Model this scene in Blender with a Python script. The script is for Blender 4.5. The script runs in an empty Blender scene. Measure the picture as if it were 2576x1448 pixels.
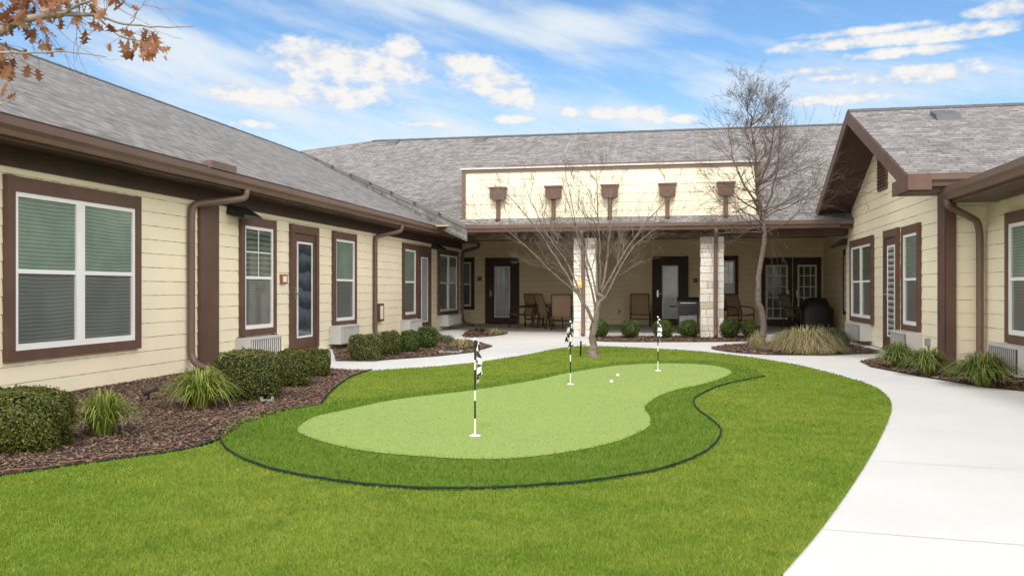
import bpy, bmesh, math, random
import numpy as np
from mathutils import Vector, Matrix
random.seed(7); rng=np.random.default_rng(7)
sc=bpy.context.scene; C=sc.collection
# ---------- survey helpers: courtyard frame, +Y runs along the left wing ----------
F=2150.0; H=1.17; HV=728.0
th=math.atan(422/F); S=math.sin(th); K=math.cos(th)
def ray(u,v):
    r=(u-1288)/F; return (K*r-S, S*r+K, (HV-v)/F)
def gp(u,v,z=0.0):
    a,b,c=ray(u,v); t=(z-H)/c; return (a*t,b*t)
def onX(c,u,v):
    a,b,e=ray(u,v); t=c/a; return (b*t,H+e*t)
def onY(c,u,v):
    a,b,e=ray(u,v); t=c/b; return (a*t,H+e*t)
def at(u,d):
    r=(u-1288)/F; return (d*(K*r-S), d*(S*r+K))
RV=Vector((K,S,0)); FV=Vector((-S,K,0))

# ---------- materials ----------
def newmat(name):
    m=bpy.data.materials.new(name); m.use_nodes=True
    nt=m.node_tree; b=nt.nodes['Principled BSDF']; return m,nt,b
def N(nt,t,**kw):
    n=nt.nodes.new(t)
    for k,v in kw.items(): setattr(n,k,v)
    return n
def setc(n,i,c): n.inputs[i].default_value=(c[0],c[1],c[2],1)
def mixrgb(nt,fac,a,b,blend='MIX'):
    n=nt.nodes.new('ShaderNodeMix'); n.data_type='RGBA'; n.blend_type=blend
    for sock,val in ((n.inputs[0],fac),(n.inputs[6],a),(n.inputs[7],b)):
        if isinstance(val,(int,float)): sock.default_value=val
        elif isinstance(val,tuple): sock.default_value=(val[0],val[1],val[2],1)
        else: nt.links.new(val,sock)
    return n.outputs[2]
def noise(nt,vec,scale,detail=4,rough=.55):
    n=N(nt,'ShaderNodeTexNoise'); n.inputs['Scale'].default_value=scale
    n.inputs['Detail'].default_value=detail; n.inputs['Roughness'].default_value=rough
    if vec is not None: nt.links.new(vec,n.inputs['Vector'])
    return n.outputs['Fac']
def ramp(nt,fac,a,b):
    n=N(nt,'ShaderNodeMapRange'); n.inputs[1].default_value=a; n.inputs[2].default_value=b
    nt.links.new(fac,n.inputs[0]); return n.outputs[0]
def bump(nt,b,h,strength=.4,dist=.02):
    n=N(nt,'ShaderNodeBump'); n.inputs['Strength'].default_value=strength; n.inputs['Distance'].default_value=dist
    nt.links.new(h,n.inputs['Height']); nt.links.new(n.outputs[0],b.inputs['Normal'])
def tco(nt): return N(nt,'ShaderNodeTexCoord').outputs['Object']
def M(name,col,rough=.7,var=.12,scale=4,bs=0,bscale=60,metal=0,spec=.4,bd=.01):
    m,nt,b=newmat(name); v=tco(nt)
    f=noise(nt,v,scale,6)
    f=ramp(nt,f,.3,.7)
    nt.links.new(mixrgb(nt,f,tuple(c*(1-var) for c in col),tuple(min(1,c*(1+var)) for c in col)),b.inputs['Base Color'])
    b.inputs['Roughness'].default_value=rough; b.inputs['Metallic'].default_value=metal
    b.inputs['Specular IOR Level'].default_value=spec
    if bs: bump(nt,b,noise(nt,v,bscale,3),bs,bd)
    return m
def island(name,cols,rough=.6,trans=0,spec=.3,patch=0.0,pcol=None,pscale=.6):
    m,nt,b=newmat(name)
    g=N(nt,'ShaderNodeNewGeometry'); r=N(nt,'ShaderNodeValToRGB')
    el=r.color_ramp.elements
    while len(el)<len(cols): el.new(.5)
    for i,c in enumerate(cols):
        el[i].position=i/(len(cols)-1); el[i].color=(c[0],c[1],c[2],1)
    nt.links.new(g.outputs['Random Per Island'],r.inputs[0])
    out=r.outputs[0]
    if patch:
        f=ramp(nt,noise(nt,g.outputs['Position'],pscale,5,.65),.35,.68)
        out=mixrgb(nt,f,out,mixrgb(nt,patch,out,pcol))
        f=ramp(nt,noise(nt,g.outputs['Position'],pscale*4.1,5,.7),.44,.66)
        out=mixrgb(nt,f,out,mixrgb(nt,.85,out,(.52,.72,.5),'MULTIPLY'))
    nt.links.new(out,b.inputs['Base Color'])
    b.inputs['Roughness'].default_value=rough; b.inputs['Specular IOR Level'].default_value=spec
    if trans:
        t=N(nt,'ShaderNodeBsdfTranslucent'); nt.links.new(out,t.inputs[0])
        mx=N(nt,'ShaderNodeMixShader'); mx.inputs[0].default_value=trans
        nt.links.new(b.outputs[0],mx.inputs[1]); nt.links.new(t.outputs[0],mx.inputs[2])
        nt.links.new(mx.outputs[0],nt.nodes['Material Output'].inputs[0])
    return m
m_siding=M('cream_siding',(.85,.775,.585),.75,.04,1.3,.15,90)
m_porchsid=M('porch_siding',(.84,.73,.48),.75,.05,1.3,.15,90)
m_brown=M('brown_trim',(.12,.066,.048),.55,.15,3,.1,80)
m_brownd=M('dark_brown_trim',(.062,.036,.028),.6,.15,3)
m_gutter=M('brown_gutter',(.15,.094,.074),.4,.1,2,spec=.5)
m_white=M('white_vinyl',(.82,.82,.82),.4,.03,3)
m_soffit=M('brown_soffit',(.075,.042,.032),.7,.15,3)
m_ceil=M('porch_ceiling',(.45,.35,.24),.7,.1,2)
def gap_shade_mat():  # shadow lines under the laps, painted as dark dashes on the groove faces
    m,nt,b=newmat('siding_gap_shade'); v=tco(nt)
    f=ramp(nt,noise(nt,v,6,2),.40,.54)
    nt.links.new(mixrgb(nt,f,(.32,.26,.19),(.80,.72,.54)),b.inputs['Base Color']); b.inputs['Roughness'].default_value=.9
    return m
m_gap_shade=gap_shade_mat()
def shingle():
    m,nt,b=newmat('asphalt_shingle'); uv=N(nt,'ShaderNodeTexCoord').outputs['UV']
    def brick(off,w,h,c1,c2,mo,ms):
        t=N(nt,'ShaderNodeTexBrick'); mp=N(nt,'ShaderNodeMapping'); mp.inputs['Location'].default_value=(off,0,0)
        nt.links.new(uv,mp.inputs[0]); nt.links.new(mp.outputs[0],t.inputs[0])
        t.inputs['Scale'].default_value=1; t.inputs['Brick Width'].default_value=w; t.inputs['Row Height'].default_value=h
        t.inputs['Mortar Size'].default_value=ms; t.inputs['Mortar Smooth'].default_value=.2; t.inputs['Bias'].default_value=0
        setc(t,'Color1',c1); setc(t,'Color2',c2); setc(t,'Mortar',mo); t.offset=.37; return t
    a=brick(0,.29,.125,(.118,.113,.110),(.28,.27,.265),(.05,.048,.046),.011)
    c=brick(3.3,.13,.125,(.13,.124,.12),(.30,.287,.28),(.08,.077,.074),.005)
    col=mixrgb(nt,.5,a.outputs[0],c.outputs[0])
    n1=ramp(nt,noise(nt,uv,.9,7,.7),.3,.7)
    col=mixrgb(nt,n1,col,mixrgb(nt,.7,col,(.76,.745,.735),'MULTIPLY'))
    n2=noise(nt,uv,60,3)
    col=mixrgb(nt,.5,col,mixrgb(nt,n2,(.3,.3,.3),(1,1,1)),'OVERLAY')
    nt.links.new(col,b.inputs['Base Color']); b.inputs['Roughness'].default_value=.9; b.inputs['Specular IOR Level'].default_value=.2
    bump(nt,b,c.outputs[0],.6,.03); return m
m_shingle=shingle()
def blind(name,a,bc,freq=22,rough=.12,wobble=1.3):
    m,nt,b=newmat(name); v=tco(nt); sx=N(nt,'ShaderNodeSeparateXYZ'); nt.links.new(v,sx.inputs[0])
    mu=N(nt,'ShaderNodeMath',operation='MULTIPLY'); mu.inputs[1].default_value=freq; nt.links.new(sx.outputs[2],mu.inputs[0])
    wob=N(nt,'ShaderNodeMath',operation='ADD'); nt.links.new(mu.outputs[0],wob.inputs[0])
    w2=N(nt,'ShaderNodeMath',operation='MULTIPLY'); w2.inputs[1].default_value=wobble; nt.links.new(noise(nt,v,1.6,2),w2.inputs[0]); nt.links.new(w2.outputs[0],wob.inputs[1])
    fr=N(nt,'ShaderNodeMath',operation='FRACT'); nt.links.new(wob.outputs[0],fr.inputs[0])
    f=ramp(nt,fr.outputs[0],.25,.75)
    c=mixrgb(nt,f,a,bc)
    n1=ramp(nt,noise(nt,v,2.2,3),.35,.65)
    c=mixrgb(nt,n1,c,mixrgb(nt,.45,c,(.5,.5,.5),'MULTIPLY'))
    nt.links.new(c,b.inputs['Base Color']); b.inputs['Roughness'].default_value=rough
    b.inputs['Specular IOR Level'].default_value=.6
    b.inputs['Coat Weight'].default_value=.6; b.inputs['Coat Roughness'].default_value=.03
    return m
m_up=blind('upper_glass_over_green_blind',(.16,.235,.195),(.25,.34,.285),24)
m_lo=blind('lower_glass_behind_insect_screen',(.085,.10,.098),(.155,.175,.168),24,.35)
m_upd=blind('glass_dark',(.04,.06,.05),(.13,.18,.145),12)
m_pale=blind('door_glass_over_pale_blind',(.42,.48,.50),(.55,.6,.62),30,.25)
m_louv=blind('door_glass_over_tilted_blind',(.07,.08,.09),(.6,.63,.65),9,.25,.4)
m_dglass=blind('door_glass_over_curtain',(.03,.045,.06),(.10,.13,.16),3,.08)
m_ac=M('grey_enamel',(.55,.54,.52),.5,.05,3)
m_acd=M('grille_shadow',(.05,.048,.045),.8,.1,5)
m_red=M('red_plastic',(.34,.09,.05),.5,.1,5)
m_metal=M('brushed_metal',(.5,.48,.45),.3,.1,10,metal=.9)
m_black=M('black_plastic',(.015,.015,.016),.45,.2,8)
m_blackpaint=M('black_enamel',(.02,.02,.022),.35,.2,8)
def stone():
    m,nt,b=newmat('pale_limestone'); g=N(nt,'ShaderNodeNewGeometry'); v=tco(nt)
    r=N(nt,'ShaderNodeValToRGB'); r.color_ramp.elements[0].color=(.52,.43,.32,1); r.color_ramp.elements[1].color=(.90,.88,.82,1)
    e=r.color_ramp.elements.new(.3); e.color=(.80,.76,.68,1)
    nt.links.new(g.outputs['Random Per Island'],r.inputs[0])
    nt.links.new(mixrgb(nt,ramp(nt,noise(nt,v,14,5),.3,.7),r.outputs[0],mixrgb(nt,.25,r.outputs[0],(.45,.37,.28))),b.inputs['Base Color'])
    b.inputs['Roughness'].default_value=.9; bump(nt,b,noise(nt,v,30,5),.8,.03); return m
m_stone=stone(); m_mortar=M('mortar',(.40,.36,.31),.9)
def concrete():
    m,nt,b=newmat('pale_concrete'); v=tco(nt)
    f=ramp(nt,noise(nt,v,.8,7,.6),.3,.72); f2=ramp(nt,noise(nt,v,45,3),.3,.7)
    c=mixrgb(nt,f,(.60,.585,.565),(.68,.665,.64)); c=mixrgb(nt,f2,c,mixrgb(nt,.12,c,(.4,.38,.35)))
    nt.links.new(c,b.inputs['Base Color']); b.inputs['Roughness'].default_value=.85; bump(nt,b,noise(nt,v,160,3),.2,.004); return m
m_conc=concrete(); m_joint=M('joint',(.50,.48,.45),.9)
def turf(name,a,bc,cc,s=60,bstr=.5):
    m,nt,b=newmat(name); v=tco(nt)
    f=ramp(nt,noise(nt,v,s,4,.7),.3,.7); f2=ramp(nt,noise(nt,v,.7,6,.65),.35,.65)
    c=mixrgb(nt,f,a,bc); c=mixrgb(nt,f2,c,mixrgb(nt,.5,c,cc))
    nt.links.new(c,b.inputs['Base Color']); b.inputs['Roughness'].default_value=.9; b.inputs['Specular IOR Level'].default_value=.15
    bump(nt,b,noise(nt,v,s*1.5,3),bstr,.02); return m
m_lawn=turf('lawn_turf',(.10,.16,.015),(.19,.27,.03),(.24,.27,.04),90)
m_fringe=turf('fringe_turf',(.07,.14,.012),(.15,.23,.026),(.11,.18,.02),90)
m_green=turf('putting_turf',(.23,.32,.075),(.34,.44,.14),(.31,.40,.115),110,.5)
m_far=turf('ground_soil',(.08,.07,.04),(.12,.11,.06),(.07,.09,.03),5)
m_mulchb=turf('mulch_base',(.055,.034,.024),(.15,.10,.075),(.11,.072,.052),30,1)
m_chip=island('mulch_chips',[(.05,.029,.02),(.14,.085,.06),(.28,.19,.145),(.11,.063,.044)],.9)
m_blade=island('grass_blades',[(.115,.20,.018),(.195,.30,.028),(.28,.38,.05)],.6,.35,patch=.6,pcol=(.37,.39,.06),pscale=.65)
m_fblade=island('fringe_blades',[(.085,.17,.015),(.15,.25,.025),(.22,.32,.04)],.6,.35,patch=.35,pcol=(.25,.31,.04),pscale=1.1)
m_gblade=island('short_blades',[(.21,.31,.065),(.31,.41,.12),(.40,.50,.18)],.7,.2)
m_box=island('boxwood_leaves',[(.025,.055,.010),(.055,.10,.014),(.10,.15,.024),(.15,.18,.04)],.45,.25)
m_box2=island('boxwood_leaves_bronze',[(.035,.055,.012),(.075,.10,.016),(.13,.15,.026),(.19,.17,.045)],.45,.25)
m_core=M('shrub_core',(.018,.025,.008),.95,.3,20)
m_lir=island('strap_leaves',[(.08,.15,.018),(.15,.23,.03),(.30,.34,.06),(.46,.42,.15)],.5,.3)
m_lird=island('strap_leaves_dark',[(.06,.12,.022),(.13,.20,.04),(.22,.26,.07),(.40,.34,.13)],.5,.3)
m_tan=island('dry_grass',[(.24,.19,.09),(.38,.29,.16),(.48,.39,.24),(.23,.26,.11),(.32,.27,.13)],.8,.3)
m_tang=island('green_mound',[(.07,.11,.04),(.13,.17,.07),(.19,.19,.09)],.8,.3)
m_bark=M('grey_bark',(.175,.145,.125),.95,.4,18,.8,50)
m_bark2=M('brown_bark',(.14,.108,.092),.95,.4,18,.8,50)
m_oakbark=M('oak_bark',(.26,.22,.19),.9,.3,15,.6,40)
m_oak=island('dry_oak_leaves',[(.16,.06,.03),(.30,.13,.06),(.44,.24,.14),(.24,.10,.05)],.6,.3)
m_sling=M('tan_sling',(.38,.26,.17),.8,.1,20)
m_frame=M('bronze_frame',(.09,.055,.04),.4,.1,10)
m_cream2=M('cream_plastic',(.75,.72,.6),.5,.04,10)
m_wht=M('white_plastic',(.85,.85,.85),.4,.02,10)
m_greenplast=M('green_edging',(.012,.028,.02),.75,.3,6,spec=.2)
m_hose=M('rust_hose',(.20,.085,.055),.7,.3,6)
m_yel=M('yellow_tag',(.75,.42,.03),.5,.05,10)
m_grey=M('grey_box',(.3,.31,.31),.5,.1,10)
m_greyd=M('dark_grey_box',(.11,.11,.115),.6,.1,10)
def checker():
    m,nt,b=newmat('checkered_cloth'); uv=N(nt,'ShaderNodeTexCoord').outputs['UV']
    c=N(nt,'ShaderNodeTexChecker'); c.inputs['Scale'].default_value=3.4; setc(c,1,(.72,.74,.78)); setc(c,2,(.02,.02,.025))
    nt.links.new(uv,c.inputs[0]); nt.links.new(c.outputs[0],b.inputs['Base Color']); b.inputs['Roughness'].default_value=.7; return m
m_check=checker()

# ---------- object helpers ----------
def tag(o,label=None,cat=None,group=None,kind=None):
    if label: o['label']=label
    if cat: o['category']=cat
    if group: o['group']=group
    if kind: o['kind']=kind
    return o
def empty(name,loc=(0,0,0),label=None,cat=None,group=None):
    o=bpy.data.objects.new(name,None); C.objects.link(o); o.location=loc; o.empty_display_size=.1
    return tag(o,label,cat,group)
def off(p):
    v=Vector((0,0,0))
    while p is not None: v+=p.location; p=p.parent
    return v
class MB:
    def __init__(s): s.v=[]; s.f=[]; s.m=[]; s.uv=[]
    def face(s,pts,mi=0,uv=None):
        n=len(s.v); s.v+= [tuple(p) for p in pts]; s.f.append(tuple(range(n,n+len(pts)))); s.m.append(mi); s.uv.append(uv)
    def box(s,T,x0,x1,y0,y1,z0,z1,mi=0):
        if T is None: T=lambda x,y,z:(x,y,z)
        n=len(s.v)
        for z in (z0,z1):
            for x,y in ((x0,y0),(x1,y0),(x1,y1),(x0,y1)): s.v.append(tuple(T(x,y,z)))
        for q in ((0,3,2,1),(4,5,6,7),(0,1,5,4),(1,2,6,5),(2,3,7,6),(3,0,4,7)):
            s.f.append(tuple(n+i for i in q)); s.m.append(mi); s.uv.append(None)
    def prism(s,prof,fn,a0,a1,mi=0):
        n=len(s.v); k=len(prof)
        for a in (a0,a1):
            for p,q in prof: s.v.append(tuple(fn(p,q,a)))
        for i in range(k):
            j=(i+1)%k; s.f.append((n+i,n+j,n+k+j,n+k+i)); s.m.append(mi); s.uv.append(None)
        s.f.append(tuple(n+i for i in range(k))); s.m.append(mi); s.uv.append(None)
        s.f.append(tuple(n+k+i for i in reversed(range(k)))); s.m.append(mi); s.uv.append(None)
    def tube(s,pts,rad,n=8,mi=0):
        pts=[Vector(p) for p in pts]
        if not hasattr(rad,'__len__'): rad=[rad]*len(pts)
        base=len(s.v); up=None
        for i,p in enumerate(pts):
            d=(pts[min(i+1,len(pts)-1)]-pts[max(i-1,0)]).normalized()
            if up is None: up=Vector((0,0,1)) if abs(d.z)<.9 else Vector((0,1,0))
            a=d.cross(up).normalized(); b=a.cross(d).normalized(); up=b
            for k in range(n):
                t=2*math.pi*(k+.5)/n; s.v.append(tuple(p+(a*math.cos(t)+b*math.sin(t))*rad[i]))
        for i in range(len(pts)-1):
            for k in range(n):
                k2=(k+1)%n; s.f.append((base+i*n+k,base+i*n+k2,base+(i+1)*n+k2,base+(i+1)*n+k)); s.m.append(mi); s.uv.append(None)
        if n>3:
            s.f.append(tuple(base+k for k in reversed(range(n)))); s.m.append(mi); s.uv.append(None)
            e=base+(len(pts)-1)*n; s.f.append(tuple(e+k for k in range(n))); s.m.append(mi); s.uv.append(None)
    def lathe(s,c,prof,n=16,mi=0,sx=1,sy=1):
        base=len(s.v)
        for r,z in prof:
            for k in range(n):
                t=2*math.pi*k/n; s.v.append((c[0]+r*sx*math.cos(t),c[1]+r*sy*math.sin(t),c[2]+z))
        for i in range(len(prof)-1):
            for k in range(n):
                k2=(k+1)%n; s.f.append((base+i*n+k,base+i*n+k2,base+(i+1)*n+k2,base+(i+1)*n+k)); s.m.append(mi); s.uv.append(None)
    def build(s,name,mats,parent=None,smooth=False,recalc=True):
        if not isinstance(mats,(list,tuple)): mats=[mats]
        o3=off(parent) if parent else Vector((0,0,0))
        me=bpy.data.meshes.new(name); me.from_pydata([(a-o3.x,b-o3.y,c-o3.z) for a,b,c in s.v],[],s.f)
        for m in mats: me.materials.append(m)
        me.polygons.foreach_set('material_index',s.m)
        if any(u is not None for u in s.uv):
            L=me.uv_layers.new(name='UVMap'); i=0
            for f,u in zip(s.f,s.uv):
                for k in range(len(f)):
                    if u is not None: L.data[i].uv=u[k]
                    i+=1
        if recalc:
            bm=bmesh.new(); bm.from_mesh(me); bmesh.ops.recalc_face_normals(bm,faces=bm.faces); bm.to_mesh(me); bm.free()
        if smooth: me.polygons.foreach_set('use_smooth',[True]*len(me.polygons))
        o=bpy.data.objects.new(name,me); C.objects.link(o)
        if parent: o.parent=parent
        return o
def npmesh(name,V,Fc,mats,parent=None,mi=None):
    me=bpy.data.meshes.new(name); k=Fc.shape[1]
    me.vertices.add(len(V)); me.vertices.foreach_set('co',V.astype(np.float32).ravel())
    me.loops.add(Fc.size); me.loops.foreach_set('vertex_index',Fc.astype(np.int32).ravel())
    me.polygons.add(len(Fc)); me.polygons.foreach_set('loop_start',np.arange(0,Fc.size,k,dtype=np.int32))
    try: me.polygons.foreach_set('loop_total',np.full(len(Fc),k,dtype=np.int32))
    except Exception: pass
    for m in mats: me.materials.append(m)
    if mi is not None: me.polygons.foreach_set('material_index',mi.astype(np.int32))
    me.update(calc_edges=True); me.validate()
    o=bpy.data.objects.new(name,me); C.objects.link(o)
    if parent: o.parent=parent
    return o
def dup(o,parent=None,loc=None,rz=None,scale=None,label=None,group=None):
    c=o.copy(); C.objects.link(c)
    if parent is not None: c.parent=parent
    if loc is not None: c.location=loc
    if rz is not None: c.rotation_euler=(0,0,rz)
    if scale is not None: c.scale=scale
    if label: c['label']=label
    if group: c['group']=group
    for ch in list(o.children): dup(ch,c)
    return c
def smooth_poly(pts,closed=True,sub=6):
    P=[Vector((p[0],p[1],0)) for p in pts]; out=[]; n=len(P)
    rg=range(n) if closed else range(n-1)
    for i in rg:
        if closed: a,b,c,d=P[i-1],P[i],P[(i+1)%n],P[(i+2)%n]
        else: a,b,c,d=P[max(i-1,0)],P[i],P[i+1],P[min(i+2,n-1)]
        for k in range(sub):
            t=k/sub
            q=.5*((2*b)+(c-a)*t+(2*a-5*b+4*c-d)*t*t+(3*b-a-3*c+d)*t**3)
            out.append((q.x,q.y))
    if not closed: out.append((P[-1].x,P[-1].y))
    return out
def sheet(name,pts,z,mat,kind='structure',parent=None):
    mb=MB(); mb.face([(x,y,z) for x,y in pts]); o=mb.build(name,mat,parent,recalc=False)
    me=o.data
    if me.polygons[0].normal.z<0: me.flip_normals()
    if kind: o['kind']=kind
    return o
def inpoly(X,Y,poly):
    P=np.array(poly); r=np.zeros(len(X),bool); n=len(P); j=n-1
    for i in range(n):
        xi,yi=P[i]; xj,yj=P[j]
        c=((yi>Y)!=(yj>Y))&(X<(xj-xi)*(Y-yi)/(yj-yi+1e-12)+xi); r^=c; j=i
    return r

# ================= GROUND =================
sheet('ground',[(-150,-100),(150,-100),(150,300),(-150,300)],0,m_far)
WX=-6.755
pave=[(-.6,-4),(-.6,0),(-.2,1.5),(.1,2.7),gp(1970,1448),gp(2000,1100),gp(1500,960),gp(860,940),(WX,12.4),(WX,26.0),(-7.95,26.0),(-7.95,28.3),(4.45,28.3),(4.45,21.72),(3.94,21.7),(3.94,13.77),(4.46,13.76),(4.46,-4)]
path=sheet('path',pave,.006,m_conc)
lawn_pts=[gp(*p) for p in [(1970,1448),(2070,1330),(2170,1185),(2222,1090),(2243,1030),(2232,998),(2190,970),(2110,945),(2000,918),(1870,897),(1750,884),(1620,876),(1520,872),(1450,872),(1390,880),(1330,892),(1250,905),(1150,918),(1050,926),(938,934),(890,948),(850,972),(822,1000),(800,1022),(700,1042),(610,1070),(560,1108),(460,1137),(280,1162),(0,1203)]]
lawn_poly=smooth_poly(lawn_pts,closed=False,sub=4)+[(-6.3,3.2),(-6.3,-4),(-.6,-4),(-.5,0),(-.2,1.5),(.1,2.7)]
lawn=sheet('lawn',lawn_poly,.012,m_lawn)
fr_pts=[(553,1092),(572,1068),(640,1046),(720,1031),(810,1020),(960,1001),(1150,978),(1340,950),(1450,928),(1560,914),(1700,908),(1800,911),(1870,924),(1925,950),(1820,972),(1762,997),(1745,1015),(1757,1037),(1785,1058),(1811,1082),(1812,1102),(1790,1132),(1740,1161),(1660,1189),(1530,1213),(1400,1227),(1250,1236),(1100,1239),(950,1231),(800,1212),(680,1187),(600,1156),(560,1125)]
fr_poly=smooth_poly([gp(*p) for p in fr_pts])
sheet('rough_turf',fr_poly,.017,m_fringe)
gr_pts=[(748,1085),(790,1055),(870,1036),(1000,1009),(1180,987),(1330,963),(1450,938),(1560,922),(1680,917),(1790,922),(1840,938),(1815,955),(1760,972),(1700,985),(1650,1005),(1622,1030),(1635,1055),(1630,1080),(1570,1110),(1500,1130),(1400,1148),(1290,1160),(1180,1162),(1060,1155),(930,1143),(840,1125),(775,1105)]
gr_poly=smooth_poly([gp(*p) for p in gr_pts])
sheet('putting_green',gr_poly,.023,m_green)
beds={}
wy=lambda u:onX(WX,u,700)[0]
bed_defs={'near':[gp(0,1203),gp(280,1162),gp(460,1137),gp(560,1108),gp(610,1070),gp(700,1042),gp(800,1022),gp(822,1000),gp(850,972),gp(890,948),gp(932,934),gp(860,932),gp(800,926),(WX,13.6),(WX,0),(-6.2,0),(-6.2,3.3)],
 'mid':[(WX,wy(836)),gp(845,909),gp(960,907),gp(1100,897),gp(1190,887),gp(1240,872),gp(1200,860),gp(1130,854),(WX,wy(1095))],
 'end':[gp(1165,848),gp(1240,846),gp(1278,838),gp(1240,831),gp(1185,830)],
 'island':[gp(*p) for p in [(1788,877),(1830,869),(1900,864),(2000,862),(2110,864),(2215,887),(2120,892),(1960,894),(1850,888)]],
 'porch':[gp(*p) for p in [(1480,852),(1520,846),(1700,846),(1900,845),(1925,852),(1890,859),(1700,861),(1520,860)]],
 'right':[gp(2162,910),gp(2190,924),gp(2260,938),gp(2330,951),gp(2480,976),gp(2600,988),gp(2800,1005),(4.44,8.6),(4.44,13.75),(3.92,13.75),(3.92,16.3)]}
for k,p in bed_defs.items():
    beds[k]=smooth_poly(p,sub=4) if k in('island','porch','end') else p
    o=sheet('mulch_bed',beds[k],.016+.001*(k=='near'),m_mulchb)
def chips(n,poly,name,size=.018,dmax=30):
    P=np.array(poly); lo=P.min(0); hi=P.max(0)
    X=rng.uniform(lo[0],hi[0],n); Y=rng.uniform(lo[1],hi[1],n); k=inpoly(X,Y,poly); X=X[k]; Y=Y[k]; n=len(X)
    a=rng.uniform(0,6.28,n); L=rng.uniform(.5,1.8,n)*size; W=L*rng.uniform(.15,.4,n)
    dx=np.cos(a);dy=np.sin(a); Z=.022+rng.uniform(0,.012,n); tz=rng.normal(0,.25,n)*L; sz=rng.normal(0,.4,n)*W
    V=np.empty((n,4,3))
    for i,(s1,s2) in enumerate(((-1,-1),(1,-1),(1,1),(-1,1))):
        V[:,i,0]=X+s1*L*dx-s2*W*dy; V[:,i,1]=Y+s1*L*dy+s2*W*dx; V[:,i,2]=Z+s1*tz+s2*sz
    o=npmesh(name,V.reshape(-1,3),np.arange(n*4).reshape(-1,4),[m_chip])
    tag(o,'loose dark brown bark mulch chips','mulch',kind='stuff'); return o
cn=[chips(150000,beds['near'],'mulch',.0105),chips(24000,beds['mid'],'mulch',.016),chips(7000,beds['island'],'mulch',.018),chips(18000,beds['right'],'mulch',.016),chips(1500,beds['porch'],'mulch',.025),chips(900,beds['end'],'mulch',.03)]
for o,l in zip(cn,['loose bark mulch chips in the long bed under the big left window','loose bark mulch chips in the second bed along the left wing','loose bark mulch chips around the tall bare tree','loose bark mulch chips in the bed by the right wing','loose bark mulch chips under the shrubs before the porch','loose bark mulch chips in the small bed at the left porch corner']): o['label']=l
# blades
def blades(name,include,exclude,mat,hgt,wid,dens,label,lod=True,z=.012,lean=.35):
    P=np.array(include); lo=P.min(0); hi=P.max(0); lo=np.maximum(lo,[-7,1.5])
    A=(hi[0]-lo[0])*(hi[1]-lo[1]); n=int(A*dens)
    X=rng.uniform(lo[0],hi[0],n); Y=rng.uniform(lo[1],hi[1],n)
    d=-S*X+K*Y; r=K*X+S*Y
    k=(d>2.9)&(np.abs(r)<d*.64+.3)
    if lod: k&=rng.random(n)<(3.4/np.maximum(d,3.4))**2
    X=X[k];Y=Y[k];d=d[k]; k=inpoly(X,Y,include)
    jx=X+rng.normal(0,.012,len(X)); jy=Y+rng.normal(0,.012,len(X))
    for e in exclude: k&=~inpoly(jx,jy,e)
    X=X[k];Y=Y[k];d=d[k]; n=len(X)
    a=rng.uniform(0,6.28,n); w=wid*np.maximum(d/3.6,1)**.9*rng.uniform(.7,1.3,n) if lod else wid*rng.uniform(.7,1.3,n)
    h=hgt*rng.uniform(.6,1.3,n); lx=rng.normal(0,lean,n)*h; ly=rng.normal(0,lean,n)*h
    V=np.empty((n,3,3)); V[:,0]=np.stack([X-w*np.cos(a),Y-w*np.sin(a),np.full(n,z)],1)
    V[:,1]=np.stack([X+w*np.cos(a),Y+w*np.sin(a),np.full(n,z)],1); V[:,2]=np.stack([X+lx,Y+ly,z+h],1)
    o=npmesh(name,V.reshape(-1,3),np.arange(n*3).reshape(-1,3),[mat]); tag(o,label,'grass',kind='stuff'); return n
n1=blades('grass',lawn_poly,[fr_poly],m_blade,.018,.0020,20000,'bright green mown lawn grass around the putting green',lean=.5)
n2=blades('grass',fr_poly,[gr_poly],m_fblade,.028,.0026,12000,'darker longer turf fringe around the putting green',lean=.45)
n3=blades('grass',gr_poly,[],m_gblade,.007,.0022,7000,'short pale turf of the putting green',z=.023)
print('blades',n1,n2,n3)
# control joints in the path
for i,(a,b) in enumerate([((2072,1334),(2800,1392)),((2188,1160),(2900,1205)),((2240,1030),(2900,1062)),((2165,962),(2240,930)),((1900,901),(1935,893)),((1330,890),(1200,866)),((1520,871),(1480,855))]):
    p=Vector(gp(*a)).to_3d(); q=Vector(gp(*b)).to_3d(); n=(q-p).normalized().cross(Vector((0,0,1)))*.0025
    mb=MB(); mb.face([(p+n)+Vector((0,0,.0085)),(q+n)+Vector((0,0,.0085)),(q-n)+Vector((0,0,.0085)),(p-n)+Vector((0,0,.0085))]); mb.build('control_joint',m_joint,path,recalc=False)
# edging
def strip(name,pts,mat,r,z,label,cat,noisy=.002):
    sp=smooth_poly([gp(*p) for p in pts],closed=False,sub=6)
    mb=MB(); mb.tube([(x+random.uniform(-1,1)*noisy,y+random.uniform(-1,1)*noisy,z+random.uniform(-1,1)*noisy) for x,y in sp],r,6)
    return tag(mb.build(name,mat,smooth=True),label,cat)
strip('lawn_edging',[(553,1092),(560,1125),(600,1156),(680,1187),(800,1212),(950,1231),(1100,1239),(1250,1236),(1400,1227),(1530,1213),(1660,1189),(1740,1161),(1790,1132),(1812,1102),(1811,1082),(1785,1058),(1757,1037),(1745,1015),(1762,997),(1820,972),(1925,950)],m_greenplast,.0075,.030,'dark plastic edging strip curving around the near side of the putting green','edging')
strip('lawn_edging',[(-200,1238),(0,1203),(280,1162),(460,1137),(553,1110)],m_greenplast,.006,.024,'green edging strip between the near mulch bed and the front lawn','edging',.004)
strip('lawn_edging',[(808,1021),(830,992),(855,970),(892,947),(936,934)],m_greenplast,.009,.030,'short green edging strip where the mulch bed meets the upper lawn','edging')
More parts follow.
